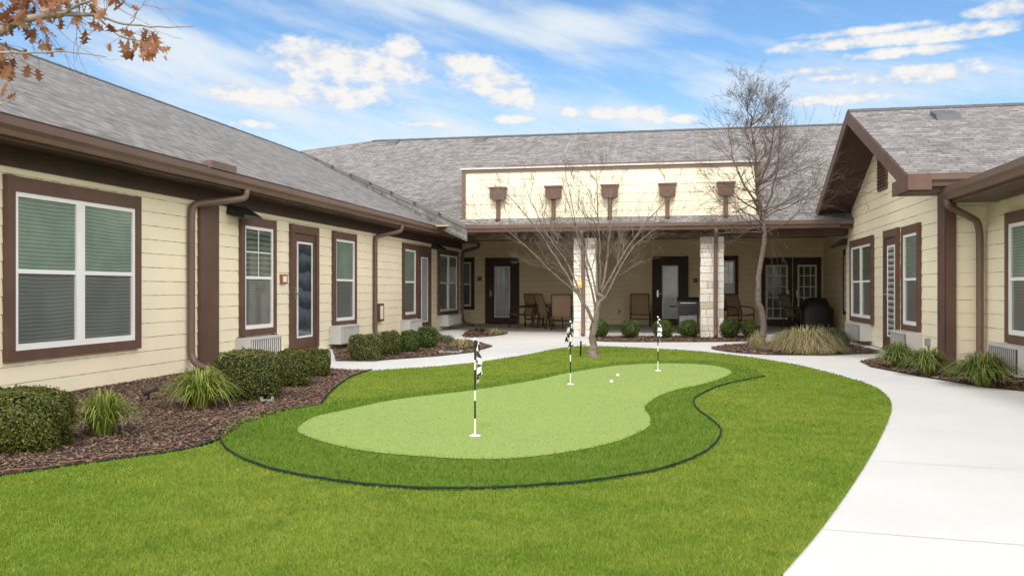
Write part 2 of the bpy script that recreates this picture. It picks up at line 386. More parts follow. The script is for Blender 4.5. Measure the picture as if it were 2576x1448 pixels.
strip('hose',[(-100,1206),(60,1192),(250,1160),(400,1140),(480,1105),(560,1065),(660,1035),(780,1005),(830,975)],m_hose,.006,.032,'thin rust red irrigation line lying on the near mulch bed','hose',.008)
# ================= BUILDINGS =================
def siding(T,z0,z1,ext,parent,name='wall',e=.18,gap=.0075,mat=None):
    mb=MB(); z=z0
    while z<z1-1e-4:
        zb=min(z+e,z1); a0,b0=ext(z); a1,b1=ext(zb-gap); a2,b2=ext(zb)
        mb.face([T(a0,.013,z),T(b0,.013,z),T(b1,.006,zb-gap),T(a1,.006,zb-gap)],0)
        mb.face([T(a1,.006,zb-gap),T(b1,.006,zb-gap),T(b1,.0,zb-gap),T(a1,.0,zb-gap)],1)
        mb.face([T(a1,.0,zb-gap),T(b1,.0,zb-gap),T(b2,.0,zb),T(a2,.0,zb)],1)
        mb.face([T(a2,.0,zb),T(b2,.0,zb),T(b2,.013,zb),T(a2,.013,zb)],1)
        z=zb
    return mb.build(name,[mat or m_siding,m_gap_shade],parent,recalc=False)
def window(T,x0,x1,z0,z1,parent,double=False,trim=.11,mats=None,tm=None,grid=0,fw=.05,sill=True):
    up,lo=mats or (m_up,m_lo); tm=tm or m_brown
    mb=MB(); t=trim
    mb.box(T,x0-t,x0,-.01,.07,z0-t,z1+t+.05); mb.box(T,x1,x1+t,-.01,.07,z0-t,z1+t+.05)
    mb.box(T,x0,x1,-.01,.068,z1,z1+t+.045); mb.box(T,x0,x1,-.01,.068,z0-t+.002,z0)
    w=mb.build('window',tm,parent)
    fr=MB(); cols=[(x0,x1)]
    if double: xm=(x0+x1)/2; cols=[(x0,xm-.02),(xm+.02,x1)]; fr.box(T,xm-.02,xm+.02,0,.058,z0,z1)
    zm=z0+(z1-z0)*.5
    for a,b in cols:
        fr.box(T,a,a+fw,.0,.055,z0,z1); fr.box(T,b-fw,b,.0,.055,z0,z1)
        fr.box(T,a+fw,b-fw,.0,.054,z1-fw,z1); fr.box(T,a+fw,b-fw,.0,.054,z0,z0+fw*1.3)
        fr.box(T,a+fw,b-fw,.0,.048,zm-fw*.45,zm+fw*.45)
        if grid:
            for k in range(1,grid):
                xx=a+fw+(b-a-2*fw)*k/grid; fr.box(T,xx-.008,xx+.008,.03,.043,zm+fw*.45,z1-fw)
            zz=(zm+z1)/2; fr.box(T,a+fw,b-fw,.03,.042,zz-.008,zz+.008)
    fr.build('frame',m_white,w)
    g=MB(); h=MB()
    for a,b in cols:
        g.box(T,a+fw,b-fw,.02,.036,zm+fw*.45,z1-fw); h.box(T,a+fw,b-fw,.02,.028,z0+fw*1.3,zm-fw*.45)
    g.build('upper_pane',up,w); h.build('lower_pane',lo,w)
    return w
def door(T,x0,x1,z0,z1,parent,glass,frame=m_white,tm=None,hside=0,trim=.12,wide=.14,grid=False,fwid=.035):
    tm=tm or m_brown; mb=MB(); t=trim
    mb.box(T,x0-t,x0,-.01,.07,z0,z1+t+.03); mb.box(T,x1,x1+t,-.01,.07,z0,z1+t+.03); mb.box(T,x0,x1,-.01,.068,z1,z1+t+.025)
    mb.box(T,x0,x1,-.01,.035,z0,z1); mb.box(T,x0-.02,x1+.02,-.01,.10,z0-.06,z0-.001)
    d=mb.build('door',tm,parent)
    a,b,c,e=x0+wide,x1-wide,z0+.2,z1-.15
    f=MB(); w=fwid
    f.box(T,a,a+w,.03,.05,c,e); f.box(T,b-w,b,.03,.05,c,e); f.box(T,a+w,b-w,.03,.049,e-w,e); f.box(T,a+w,b-w,.03,.049,c,c+w)
    if grid:
        for k in (1,2): xx=a+(b-a)*k/3; f.box(T,xx-.015,xx+.015,.03,.048,c+w,e-w)
        for k in range(1,5): zz=c+(e-c)*k/5; f.box(T,a+w,b-w,.03,.047,zz-.015,zz+.015)
    f.build('glass_frame',frame,d)
    g=MB(); g.box(T,a+w,b-w,.03,.042,c+w,e-w); g.build('pane',glass,d)
    hx=x0+.06 if hside==0 else x1-.06
    k=MB(); k.box(T,hx-.025,hx+.025,.034,.045,z0+.9,z0+1.12); k.tube([T(hx,.04,z0+1.0),T(hx,.09,z0+1.0),T(hx+(.1 if hside==0 else -.1),.09,z0+1.0)],.011,6)
    k.build('handle',m_metal,d); return d
def aircon(T,x0,x1,z0,z1,parent,depth=.26):
    mb=MB(); mb.box(T,x0,x1,0,depth,z0,z1,0); 
    a=mb.build('air_conditioner',m_ac,parent)
    g=MB(); g.box(T,x0+.03,x1-.03,depth-.01,depth+.004,z0+.03,z1-.03,1); n=max(6,int((x1-x0)/.075))
    for i in range(n):
        x=x0+.035+(x1-x0-.07)*i/n
        g.prism([(x,depth+.004),(x+.022,depth+.004),(x+.026,depth+.016),(x+.006,depth+.016)],lambda p,q,z:T(p,q,z),z0+.035,z1-.035,0)
    g.box(T,x0+.015,x1-.015,depth+.002,depth+.02,z1-.032,z1-.01,0); g.box(T,x0+.015,x1-.015,depth+.002,depth+.02,z0+.01,z0+.032,0)
    g.build('grille',[m_ac,m_acd],a); return a
def gutter(prof_fn,a0,a1,parent):
    prof=[(0,0),(.07,0),(.085,.05),(.12,.09),(.125,.165),(.115,.165),(.108,.095),(.07,.055),(.062,.012),(.012,.012),(.012,.165),(0,.165)]
    mb=MB(); mb.prism(prof,prof_fn,a0,a1); mb.prism([(0,0),(.07,0),(.085,.05),(.12,.09),(.125,.165),(0,.165)],prof_fn,a0-.004,a0); mb.prism([(0,0),(.07,0),(.085,.05),(.12,.09),(.125,.165),(0,.165)],prof_fn,a1,a1+.004)
    a=a0+2.4
    while a<a1-.5: mb.prism([(-.003,-.003),(.073,-.003),(.088,.048),(.123,.088),(.128,.168),(.11,.168),(.1,.1),(.06,.03),(0,.02)],prof_fn,a,a+.05); a+=3.05
    return mb.build('gutter',m_gutter,parent)
def spout(pts,parent,straps=()):
    mb=MB(); P=[Vector(p) for p in pts]
    Q=[P[0]]
    for i in range(1,len(P)-1):
        a=P[i]+(P[i-1]-P[i]).normalized()*min(.10,(P[i-1]-P[i]).length*.45); b=P[i]+(P[i+1]-P[i]).normalized()*min(.10,(P[i+1]-P[i]).length*.45)
        for t in (0,.33,.67,1): Q.append(a.lerp(P[i],t).lerp(P[i].lerp(b,t),t))
    Q.append(P[-1]); mb.tube(Q,.05,8)
    return mb.build('downspout',m_gutter,parent,smooth=True)
def slab(name,pts,uax,parent,thick=.07,mats=None):
    P=[Vector(p) for p in pts]; n=(P[1]-P[0]).cross(P[2]-P[0]).normalized()
    if n.z<0: n=-n
    ua=Vector(uax).normalized(); va=n.cross(ua).normalized(); mb=MB()
    mb.face(P,0,[(p.dot(ua),p.dot(va)) for p in P]); Q=[p-Vector((0,0,thick)) for p in P]
    mb.face(list(reversed(Q)),1)
    for i in range(len(P)):
        j=(i+1)%len(P); mb.face([P[i],Q[i],Q[j],P[j]],1)
    o=mb.build(name,mats or [m_shingle,m_brownd],parent,recalc=False)
    bm=bmesh.new(); bm.from_mesh(o.data); bmesh.ops.remove_doubles(bm,verts=bm.verts,dist=1e-5); bmesh.ops.recalc_face_normals(bm,faces=bm.faces); bm.to_mesh(o.data); bm.free()
    return o
def eavelight(T,x,z,parent,w=.3):
    mb=MB(); mb.prism([(.0,z+.13),(.06,z+.13),(.30,z-.03),(.30,z-.08),(0,z-.02)],lambda p,q,a:T(a,p,q),x-w,x+w)
    l=mb.build('wall_light',m_blackpaint,parent)
    g=MB(); g.prism([(.05,z-.03),(.27,z-.078),(.27,z-.088),(.05,z-.045)],lambda p,q,a:T(a,p,q),x-w+.05,x+w-.05); g.build('lens',m_grey,l)

# ---- left wing ----
XL=-6.75
LW=empty('residential_wing',(-6.75,14,0),'long cream sided wing with brown gutter and the big double window, at the left','building')
TL=lambda x,y,z:(XL+y,x,z)
YL=lambda u:onX(XL,u,700)[0]
ZT=2.18; ZB=.54
siding(TL,.02,2.66,lambda z:(-2,26.0),LW)
mb=MB(); mb.box(TL,-2,26.0,-.3,-.008,-.1,2.7); mb.box(TL,25.7,26.0,-1.3,-.009,-.1,2.7); mb.build('foundation',m_siding,LW)
mb=MB(); mb.box(TL,-2,26.03,0,.045,2.43,2.625); mb.build('frieze_board',m_brownd,LW)
mb=MB(); mb.box(TL,-2,26.1,-.01,.475,2.622,2.66); mb.build('soffit',m_soffit,LW)
mb=MB(); mb.box(TL,-2,26.1,.45,.478,2.60,2.80); mb.build('fascia',m_brown,LW)
gutter(lambda p,q,a:(-6.272+p,a,2.625+q),-2,26.15,LW)
slab('roof',[(-6.19,-2,2.825),(-6.19,26.15,2.825),(-7.3,27.0,3.336),(-12.9,27.9,5.91),(-12.9,-2,5.91)],(0,1,0),LW,.035)
slab('roof',[(-12.9,-2,5.91),(-12.9,27.9,5.91),(-19.6,27.9,2.82),(-19.6,-2,2.82)],(0,1,0),LW,.035)
mb=MB(); 
for k in range(70):
    y=10+k*.256; mb.prism([(-.14,-.055),(0,.012),(.14,-.055),(.14,-.04),(0,.03+.004*(k%2)),(-.14,-.04)],lambda p,q,a:(-12.9+p,a,5.91+q),y,y+.25)
mb.build('ridge_cap',m_greyd,LW)
window(TL,YL(25),YL(330),ZB,ZT,LW,double=True)
window(TL,YL(607),YL(680),ZB,ZT,LW,grid=2,mats=(m_upd,m_lo),trim=.1)
window(TL,YL(838),YL(886),ZB,ZT,LW,trim=.1)
window(TL,YL(1013),YL(1041),ZB,ZT,LW,trim=.1)
window(TL,YL(1101),YL(1146),ZB,ZT,LW,double=True,trim=.1)
door(TL,YL(733),YL(788),.10,2.18,LW,m_dglass,hside=0)
door(TL,YL(1052),YL(1076),.10,2.18,LW,m_pale,hside=0)
mb=MB(); mb.box(TL,YL(495),YL(542),0,.06,0,2.43); mb.build('pilaster',m_brown,LW)
aircon(TL,YL(590),YL(672),.10,.42,LW); aircon(TL,YL(826),YL(874),.10,.46,LW); aircon(TL,YL(1006),YL(1038),.12,.42,LW); aircon(TL,YL(1106),YL(1140),.12,.44,LW)
for a,b in ((594,607),(680,689)):
    mb=MB(); mb.box(TL,YL(a),YL(b),0,.066,.05,.43); mb.build('panel_trim',m_brown,LW)
def lspout(uo,uw,zend=.08,kick=True):
    yo=onX(-6.2,uo,700)[0]; yw=YL(uw)
    spout([(-6.22,yo,2.64),(-6.22,yo,2.5),(-6.68,yw+.02,2.36),(-6.68,yw,2.2),(-6.68,yw,.22),(-6.55,yw-.02,.10),(-6.3,yw-.05,.07)],LW)
lspout(622,470); lspout(1012,937); lspout(1206,1158)
mb=MB(); y0=onX(-6.15,530,430)[0]; y1=onX(-6.15,592,430)[0]; mb.box(None,-6.24,-6.13,y0,y1,2.80,2.90); mb.box(None,-6.36,-6.24,y0+.05,y0+.08,2.80,2.90);mb.box(None,-6.36,-6.24,y1-.08,y1-.05,2.80,2.90); mb.build('splash_guard',m_gutter,LW)
eavelight(TL,YL(592),2.33,LW,.28); eavelight(TL,YL(1092),2.33,LW,.3)
mb=MB(); mb.box(TL,YL(702),YL(717),0,.05,1.27,1.43); b=mb.build('alarm_box',m_red,LW); mb=MB(); mb.box(TL,YL(705),YL(714),.05,.058,1.30,1.40); mb.build('face_plate',m_wht,b)
mb=MB(); mb.box(TL,YL(944),YL(957),0,.09,.45,.85); b=mb.build('utility_box',m_brown,LW); mb=MB(); mb.box(TL,YL(947),YL(954),.09,.1,.5,.8); mb.build('cover',m_siding,b)
for yv in (18.3,23.5): 
    mb=MB(); mb.box(TL,yv,yv+.1,0,.04,.55,.7); mb.build('socket_cover',m_grey,LW)

# ---- back wing with porch ----
BW=empty('clubhouse_wing',(0,28.3,0),'back wing with five brown rain outlets on a raised parapet above a stone columned porch','building')
YB=28.3; TB=lambda x,y,z:(x,YB-y,z)
XB=lambda u:onY(YB,u,700)[0]
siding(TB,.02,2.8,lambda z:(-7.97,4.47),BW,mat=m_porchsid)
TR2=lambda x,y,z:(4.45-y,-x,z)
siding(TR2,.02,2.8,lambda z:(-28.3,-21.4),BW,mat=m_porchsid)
TLs=lambda x,y,z:(-7.95+y,x,z)
siding(TLs,.02,2.8,lambda z:(26.0,28.3),BW)
mb=MB(); mb.box(None,-7.97,4.5,21.32,28.3,2.80,2.84)
mb.build('porch_ceiling',m_ceil,BW)
mb=MB(); mb.box(None,-5.15,3.9,21.38,21.82,2.46,2.796); mb.build('porch_beam',m_brown,BW)
mb=MB(); mb.box(None,-5.2,3.9,20.86,21.38,2.62,2.65); mb.build('soffit',m_soffit,BW)
mb=MB(); mb.box(None,-5.2,3.9,20.83,20.86,2.58,2.78); mb.build('fascia',m_brown,BW)
gutter(lambda p,q,a:(a,20.83-p,2.60+q),-5.22,3.62,BW)
PZ=lambda y:2.78+.46*(y-20.72)
slab('roof',[(-5.2,20.72,PZ(20.72)),(14,20.72,PZ(20.72)),(14,28.6,PZ(28.6)),(-10.6,28.6,PZ(28.6)),(-12.9,27.65,PZ(27.65))],(1,0,0),BW,.10,[m_shingle,m_shingle])
mb=MB(); pa=Vector((-5.21,20.74,PZ(20.74)-.004)); pb=Vector((-12.9,27.66,PZ(27.66)-.004)); dz=Vector((0,0,-.42))
mb.face([pa,pb,pb+dz,pa+dz],0,[(0,0),(10,0),(10,.42),(0,.42)]); mb.build('roof_step_flashing',m_shingle,BW,recalc=False)
slab('roof',[(-10.6,28.6,PZ(28.6)),(14,28.6,PZ(28.6)),(14,36.5,PZ(20.72)),(-14,36.5,PZ(20.72)),(-15.5,31.5,4.4),(-12.9,27.65,PZ(27.65))],(1,0,0),BW,.05)
mb=MB()
for k in range(95):
    x=-10.6+k*.25; mb.prism([(-.14,-.05),(0,.012),(.14,-.05),(.14,-.035),(0,.03+.004*(k%2)),(-.14,-.035)],lambda p,q,a:(a,28.6+p,PZ(28.6)+q),x,x+.245)
mb.build('ridge_cap',m_greyd,BW)
for u in (990,1210):
    x,z=onY(28.3,u,350); mb=MB(); mb.prism([(27.9,PZ(27.9)-.02),(28.4,PZ(28.4)-.02),(28.4,PZ(28.4)+.08),(28.0,PZ(28.0)+.08)],lambda p,q,a:(a,p,q),x-.18,x+.18); mb.build('roof_vent',m_greyd,BW)
# raised parapet
TD=lambda x,y,z:(x,21.12-y,z)
xd0,xd1=-5.41,1.86
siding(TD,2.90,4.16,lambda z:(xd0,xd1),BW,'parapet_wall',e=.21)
mb=MB(); mb.box(None,xd0+.01,xd1-.01,21.13,23.3,2.9,4.12); mb.build('parapet_core',m_siding,BW)
mb=MB(); mb.box(TD,xd0-.03,xd0+.07,-.1,.04,2.88,4.13); mb.box(TD,xd1-.07,xd1+.03,-.1,.04,2.88,4.13); mb.box(TD,xd0-.03,xd1+.03,-.1,.045,4.13,4.20); mb.build('parapet_trim',m_gutter,BW)
mb=MB(); mb.box(TD,xd0-.06,xd1+.06,-2.2,.075,4.202,4.245); mb.build('parapet_cap',m_ac,BW)
xa=onY(24.2,1275,405)[0]; xb=onY(24.2,1835,405)[0]
mb=MB(); mb.box(None,xa,xb,24.2,25.6,4.2,4.70); mb.build('rear_parapet',m_siding,BW)
mb=MB(); mb.box(None,xa-.05,xb+.05,24.13,25.65,4.702,4.745); mb.build('rear_parapet_cap',m_gutter,BW)
for u in (1253,1392,1534,1679,1826):
    x=onY(21.0,u,500)[0]; mb=MB()
    mb.prism([(-.19,3.73),(.19,3.73),(.19,3.45),(.10,3.41),(-.10,3.41),(-.19,3.45)],lambda p,q,a:(x+p,21.1-a,q),0,.2)
    mb.box(TD,x-.22,x+.22,.015,.235,3.69,3.735)
    r=mb.build('rain_outlet_box',m_brown,BW)
    mb=MB(); mb.tube([(x,20.99,3.46),(x,21.03,3.3),(x,21.03,3.02),(x,20.98,2.95),(x,20.9,2.90)],.055,8); mb.build('outlet_pipe',m_brown,r,smooth=True)
# stone columns
def column(xc,yc,w=.5):
    r=random.Random(int(xc*100)); mb=MB(); mb.box(None,xc-w/2+.02,xc+w/2-.02,yc-w/2+.02,yc+w/2-.02,0,2.46,1)
    z=.0
    while z<2.44:
        h=min(r.choice([.09,.13,.17,.2]),2.455-z)
        for side in range(4):
            T=[lambda x,y,zz:(xc+x,yc-w/2-y+.02,zz),lambda x,y,zz:(xc-w/2-y+.02,yc+x,zz),lambda x,y,zz:(xc+x,yc+w/2+y-.02,zz),lambda x,y,zz:(xc+w/2+y-.02,yc+x,zz)][side]
            a=-w/2+.0
            while a<w/2-.02:
                L=min(r.uniform(.12,.34),w/2-a)
                if w/2-a-L<.07: L=w/2-a
                y=r.uniform(.012,.03); mb.box(T,a+.006,a+L-.006,0.0,y,z+.006,z+h-.006,0); a+=L
        z+=h
    o=mb.build('stone_column',[m_stone,m_mortar],BW); return o
XC1=onY(21.35,1472,800)[0]; XC2=onY(21.35,1791,800)[0]
column(XC1,21.5,.55); column(XC2,21.5,.55)
for xx in (XC1-.03,XC2+.08):
    spout([(xx,20.77,2.62),(xx,20.77,2.5),(xx,21.17,2.34),(xx,21.17,2.2),(xx,21.17,.15),(xx,21.02,.06)],BW)
# doors & windows of porch
door(TB,XB(1230),XB(1298),.03,2.1,BW,m_pale,hside=0,tm=m_brownd,wide=.2)
door(TB,XB(1650),XB(1722),.03,2.1,BW,m_pale,hside=0,tm=m_brownd,wide=.2)
door(TB,XB(1920),XB(1987),.03,2.1,BW,m_upd,hside=1,tm=m_brownd,trim=.06,wide=.07,grid=True,frame=m_cream2,fwid=.055)
door(TB,XB(2000),XB(2060),.03,2.1,BW,m_upd,hside=0,tm=m_brownd,trim=.06,wide=.07,grid=True,frame=m_cream2,fwid=.055)
window(TB,XB(1150),XB(1186),.6,2.1,BW,tm=m_brownd); window(TB,XB(1818),XB(1848),.6,2.1,BW,tm=m_brownd,grid=2)
window(TR2,-24.6,-23.7,.6,2.1,BW,tm=m_brownd); door(TR2,-23.0,-22.15,.03,2.1,BW,m_pale,tm=m_brownd)
for u,v in ((1207,701),(1750,705)):
    x,z=onY(YB,u,v); mb=MB(); mb.box(TB,x-.07,x+.07,0,.05,z-.07,z+.07); mb.build('alarm_box',m_red,BW)
x,z=onY(YB,1590,657); mb=MB(); mb.lathe((x,YB-.06,z),[(.0,-.1),(.08,-.09),(.1,0),(.08,.09),(0,.1)],12); mb.build('porch_lamp',m_wht,BW,smooth=True)
for u in (1330,1545,1600,2000):
    x,_=onY(24.5,u,600); mb=MB(); mb.lathe((x,24.5,2.80),[(0,-.07),(.12,-.06),(.14,0)],14); mb.build('ceiling_light',m_wht,BW)
x=XB(1558); mb=MB(); mb.box(TB,x-.04,x+.04,0,.03,.4,.52); mb.build('socket_cover',m_grey,BW)

# ---- right wing ----
RW=empty('gabled_wing',(4.2,16,0),'cream sided wing with brown trimmed gable and louvred attic vent, at the right','building')
XR=3.93; TRt=lambda x,y,z:(XR-y,-x,z)
YR=lambda u:onX(XR,u,700)[0]
Y0,Y1=13.77,21.7; YP=17.45; ZE=2.80; PG=.41
def gext(z):
    if z<=2.86: return (-Y1,-Y0)
    hw=(4.62-z)/PG
    return (-min(YP+hw,Y1),-max(YP-hw,Y0))
siding(TRt,.02,4.56,gext,RW,e=.2)
TRn=lambda x,y,z:(x,13.77-y,z)
siding(TRn,.02,2.85,lambda z:(XR,4.47),RW,e=.2)
TRw=lambda x,y,z:(4.45-y,-x,z)
siding(TRw,.02,2.7,lambda z:(-13.77,-3),RW,e=.2)
mb=MB(); mb.box(None,4.46,13,3,28,-.1,2.6); mb.box(None,3.96,4.44,13.8,21.68,-.1,2.7); mb.build('foundation',m_siding,RW)
mb=MB(); mb.box(TRt,-14.15,-Y0+.03,0,.045,0,2.75); mb.box(None,XR-.045,XR+.10,Y0-.045,Y0-.0,0,2.75); mb.build('corner_post',m_brown,RW)
RXE=3.185
def gz(y): return 4.62-PG*abs(y-YP)
slab('roof',[(RXE,13.05,gz(13.05)),(14,13.05,gz(13.05)),(14,YP,gz(YP)),(RXE,YP,gz(YP))],(1,0,0),RW,.05)
slab('roof',[(RXE,YP,gz(YP)),(14,YP,gz(YP)),(14,21.85,gz(21.85)),(RXE,21.85,gz(21.85))],(1,0,0),RW,.05)
mb=MB()
for s,ye in ((-1,13.07),(1,21.83)):
    a,b=gz(YP)-.055,gz(ye)-.055
    p=[(YP,a),(ye,b),(ye,b-.10),(YP,a-.10)]
    mb.prism(p,lambda p_,q,t:(t,p_,q),RXE+.03,XR)
mb.build('soffit',m_soffit,RW)
mb=MB()
for s,ye in ((-1,13.04),(1,21.86)):
    a,b=gz(YP)-.01,gz(ye)-.01
    mb.prism([(YP,a),(ye,b),(ye,b-.24),(YP,a-.24)],lambda p_,q,t:(t,p_,q),RXE-.02,RXE+.028)
mb.build('rake_board',m_brown,RW)
mb=MB(); mb.box(None,RXE+.03,6.5,13.07,13.10,2.60,2.80); mb.box(None,RXE+.03,XR+.6,13.10,13.76,2.57,2.63); mb.box(None,RXE-.015,RXE+.30,12.95,13.068,2.58,2.80); mb.box(None,RXE-.012,RXE+.028,13.069,13.9,2.58,2.79); mb.build('fascia',m_brown,RW)
gutter(lambda p,q,a:(a,13.07-p,2.63+q),RXE+.3,5.2,RW)
gutter(lambda p,q,a:(3.78-p,a,2.44+q),3,13.35,RW)
mb=MB(); mb.box(None,3.78,3.81,3,13.35,2.40,2.60); mb.box(None,3.81,4.46,3,13.35,2.425,2.455); mb.build('wing_fascia',m_brown,RW)
slab('roof',[(3.68,3,2.62),(3.68,13.35,2.62),(13.5,13.35,6.6),(13.5,3,6.6)],(0,1,0),RW,.05)
yc,zc=17.85,3.50; mb=MB(); mb.box(TRt,-yc-.36,-yc+.36,0,.05,zc-.38,zc+.38,0)
v_=mb.build('attic_vent',m_brown,RW); mb=MB()
for k in range(10):
    z=zc-.32+k*.066; mb.prism([(.05,z),(.085,z),(.05,z+.045)],lambda p,q,a:TRt(a,p,q),-yc-.3,-yc+.3)
mb.build('louvre',m_brown,v_)
window(TRt,-YR(2147),-YR(2198),.56,2.13,RW,double=True,mats=(m_upd,m_lo))
door(TRt,-YR(2234),-YR(2262),.08,2.15,RW,m_louv,hside=0)
window(TRt,-YR(2280),-YR(2316),.56,2.13,RW,trim=.1)
aircon(TRt,-YR(2157),-YR(2196),.10,.45,RW); aircon(TRt,-YR(2280),-YR(2322),.12,.46,RW)
eavelight(TRt,-YR(2128),2.26,RW,.25)
y,z=onX(XR,2271,686); mb=MB(); mb.box(TRt,-y-.06,-y+.06,0,.05,z-.08,z+.08); mb.build('alarm_box',m_red,RW)
y,z=onX(XR,2340,860); mb=MB(); mb.box(TRt,-y-.06,-y+.06,0,.07,z-.06,z+.06); mb.tube([TRt(-y,.03,z),TRt(-y,.03,.05)],.012,6); mb.build('utility_box',m_grey,RW)
YW=lambda u:onX(4.45,u,700)[0]
window(TRw,-YW(2548),-YW(2548)+1.75,.56,2.06,RW,double=True,trim=.11)
aircon(TRw,-YW(2538),-YW(2538)+1.07,.06,.44,RW)
spout([(3.73,13.1,2.46),(3.73,13.1,2.36),(4.3,13.66,2.18),(4.34,13.69,2.0),(4.34,13.69,.2),(4.25,13.55,.08)],RW)
x,z=onY(16.6,2378,283); mb=MB(); mb.prism([(16.3,gz(16.3)-.02),(16.8,gz(16.8)-.02),(16.8,gz(16.8)+.08),(16.45,gz(16.45)+.09)],lambda p,q,a:(a,p,q),x-.2,x+.2); mb.build('roof_vent',m_greyd,RW)
x=onY(18.2,2430,260)[0]; mb=MB(); mb.tube([(x-.12,18.2,4.2),(x-.12,18.2,4.62),(x+.1,18.2,4.66),(x+.1,18.2,4.8),(x+.16,18.2,4.8)],.02,6); mb.build('roof_pipe',m_metal,RW)
mb=MB()
for k in range(34):
    x=RXE+k*.25; mb.prism([(-.14,-.05),(0,.012),(.14,-.05),(.14,-.035),(0,.028+.004*(k%2)),(-.14,-.035)],lambda p,q,a:(a,YP+p,gz(YP)+q),x,x+.245)
mb.build('ridge_cap',m_greyd,RW)

# ================= SHRUBS =================
def shrub_mesh(name,n,w,d,h,leaf,mat,p=3.2,seed=0):
    r=np.random.default_rng(seed)
    D=r.normal(size=(n,3)); D/=np.linalg.norm(D,axis=1)[:,None]; D[:,2]=np.where(D[:,2]<-.75,-D[:,2],D[:,2])
    def rad(D):
        return (np.abs(D)**p).sum(1)**(-1/p)
    lum=1+.035*np.sin(D[:,0]*7+seed)+.035*np.sin(D[:,1]*8+D[:,2]*6+seed*2)+.03*np.sin(D[:,2]*13+D[:,0]*11)
    shell=1-np.abs(r.normal(0,.07,n)); shell+=(r.random(n)<.06)*r.uniform(0,.10,n)
    P=D*(rad(D)*lum*shell)[:,None]*np.array([w/2,d/2,h/2]); 
    Nn=D+r.normal(0,.55,(n,3)); Nn/=np.linalg.norm(Nn,axis=1)[:,None]
    t=np.cross(Nn,r.normal(size=(n,3))); t/=np.linalg.norm(t,axis=1)[:,None]; b=np.cross(Nn,t)
    L=(leaf*r.uniform(.6,1.3,n))[:,None]
    V=np.stack([P-t*L,P+b*L*.55+Nn*L*.15,P+t*L,P-b*L*.55+Nn*L*.15],1).reshape(-1,3)
    Fq=np.arange(n*4).reshape(-1,4); mi=np.zeros(n)
    nu,nv=20,12; vv=[]; ff=[]
    for j in range(nv+1):
        for i in range(nu):
            a=2*math.pi*i/nu; e=-math.pi/2+math.pi*j/nv; vv.append((math.cos(e)*math.cos(a),math.cos(e)*math.sin(a),math.sin(e)))
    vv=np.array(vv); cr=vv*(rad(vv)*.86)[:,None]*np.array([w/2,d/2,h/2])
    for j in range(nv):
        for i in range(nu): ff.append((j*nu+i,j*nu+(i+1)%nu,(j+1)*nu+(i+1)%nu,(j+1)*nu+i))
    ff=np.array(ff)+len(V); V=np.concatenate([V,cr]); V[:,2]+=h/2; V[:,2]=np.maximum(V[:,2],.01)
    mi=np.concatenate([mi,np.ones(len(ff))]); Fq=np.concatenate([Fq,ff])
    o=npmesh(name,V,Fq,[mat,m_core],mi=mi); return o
def shrub(u,v,wpx,hpx,label,group,n=4200,mat=None,leaf=.012,seed=0,depth=None,p=5.0):
    d=H*F/(v-HV); w=wpx*d/F*.98; h=hpx*d/F; d2=d+w*.35; x,y=at(u,d2)
    root=empty('boxwood_shrub',(x,y,0),label,'shrub',group)
    o=shrub_mesh('foliage',n,w,depth or w*.8,h,leaf,mat or m_box,p,seed); o.parent=root; o.rotation_euler=(0,0,seed*.7 if p<3 else th)
    mb=MB(); mb.tube([(x,y,0),(x+.01,y,h*.4)],[.02,.012],6); mb.build('stem',m_bark2,root)
    return root
g1='boxwood shrubs along the left wing'
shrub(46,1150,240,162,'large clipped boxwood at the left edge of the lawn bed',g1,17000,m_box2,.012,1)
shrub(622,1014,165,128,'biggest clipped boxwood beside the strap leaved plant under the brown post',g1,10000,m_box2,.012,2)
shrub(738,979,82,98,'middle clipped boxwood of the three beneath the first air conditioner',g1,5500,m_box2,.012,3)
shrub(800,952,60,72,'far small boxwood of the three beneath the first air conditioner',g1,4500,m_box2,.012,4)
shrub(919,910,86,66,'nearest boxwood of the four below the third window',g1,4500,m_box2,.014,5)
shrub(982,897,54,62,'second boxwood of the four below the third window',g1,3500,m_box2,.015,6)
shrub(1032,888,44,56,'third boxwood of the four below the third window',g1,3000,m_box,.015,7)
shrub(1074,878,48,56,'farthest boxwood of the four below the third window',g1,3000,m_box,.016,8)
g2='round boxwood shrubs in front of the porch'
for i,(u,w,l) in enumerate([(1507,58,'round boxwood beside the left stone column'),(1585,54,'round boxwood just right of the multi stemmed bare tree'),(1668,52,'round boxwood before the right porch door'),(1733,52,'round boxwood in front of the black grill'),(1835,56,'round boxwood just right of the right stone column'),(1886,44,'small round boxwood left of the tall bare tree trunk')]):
    shrub(u,851,w,46,l,g2,2200,m_box,.017,20+i,p=2.5)

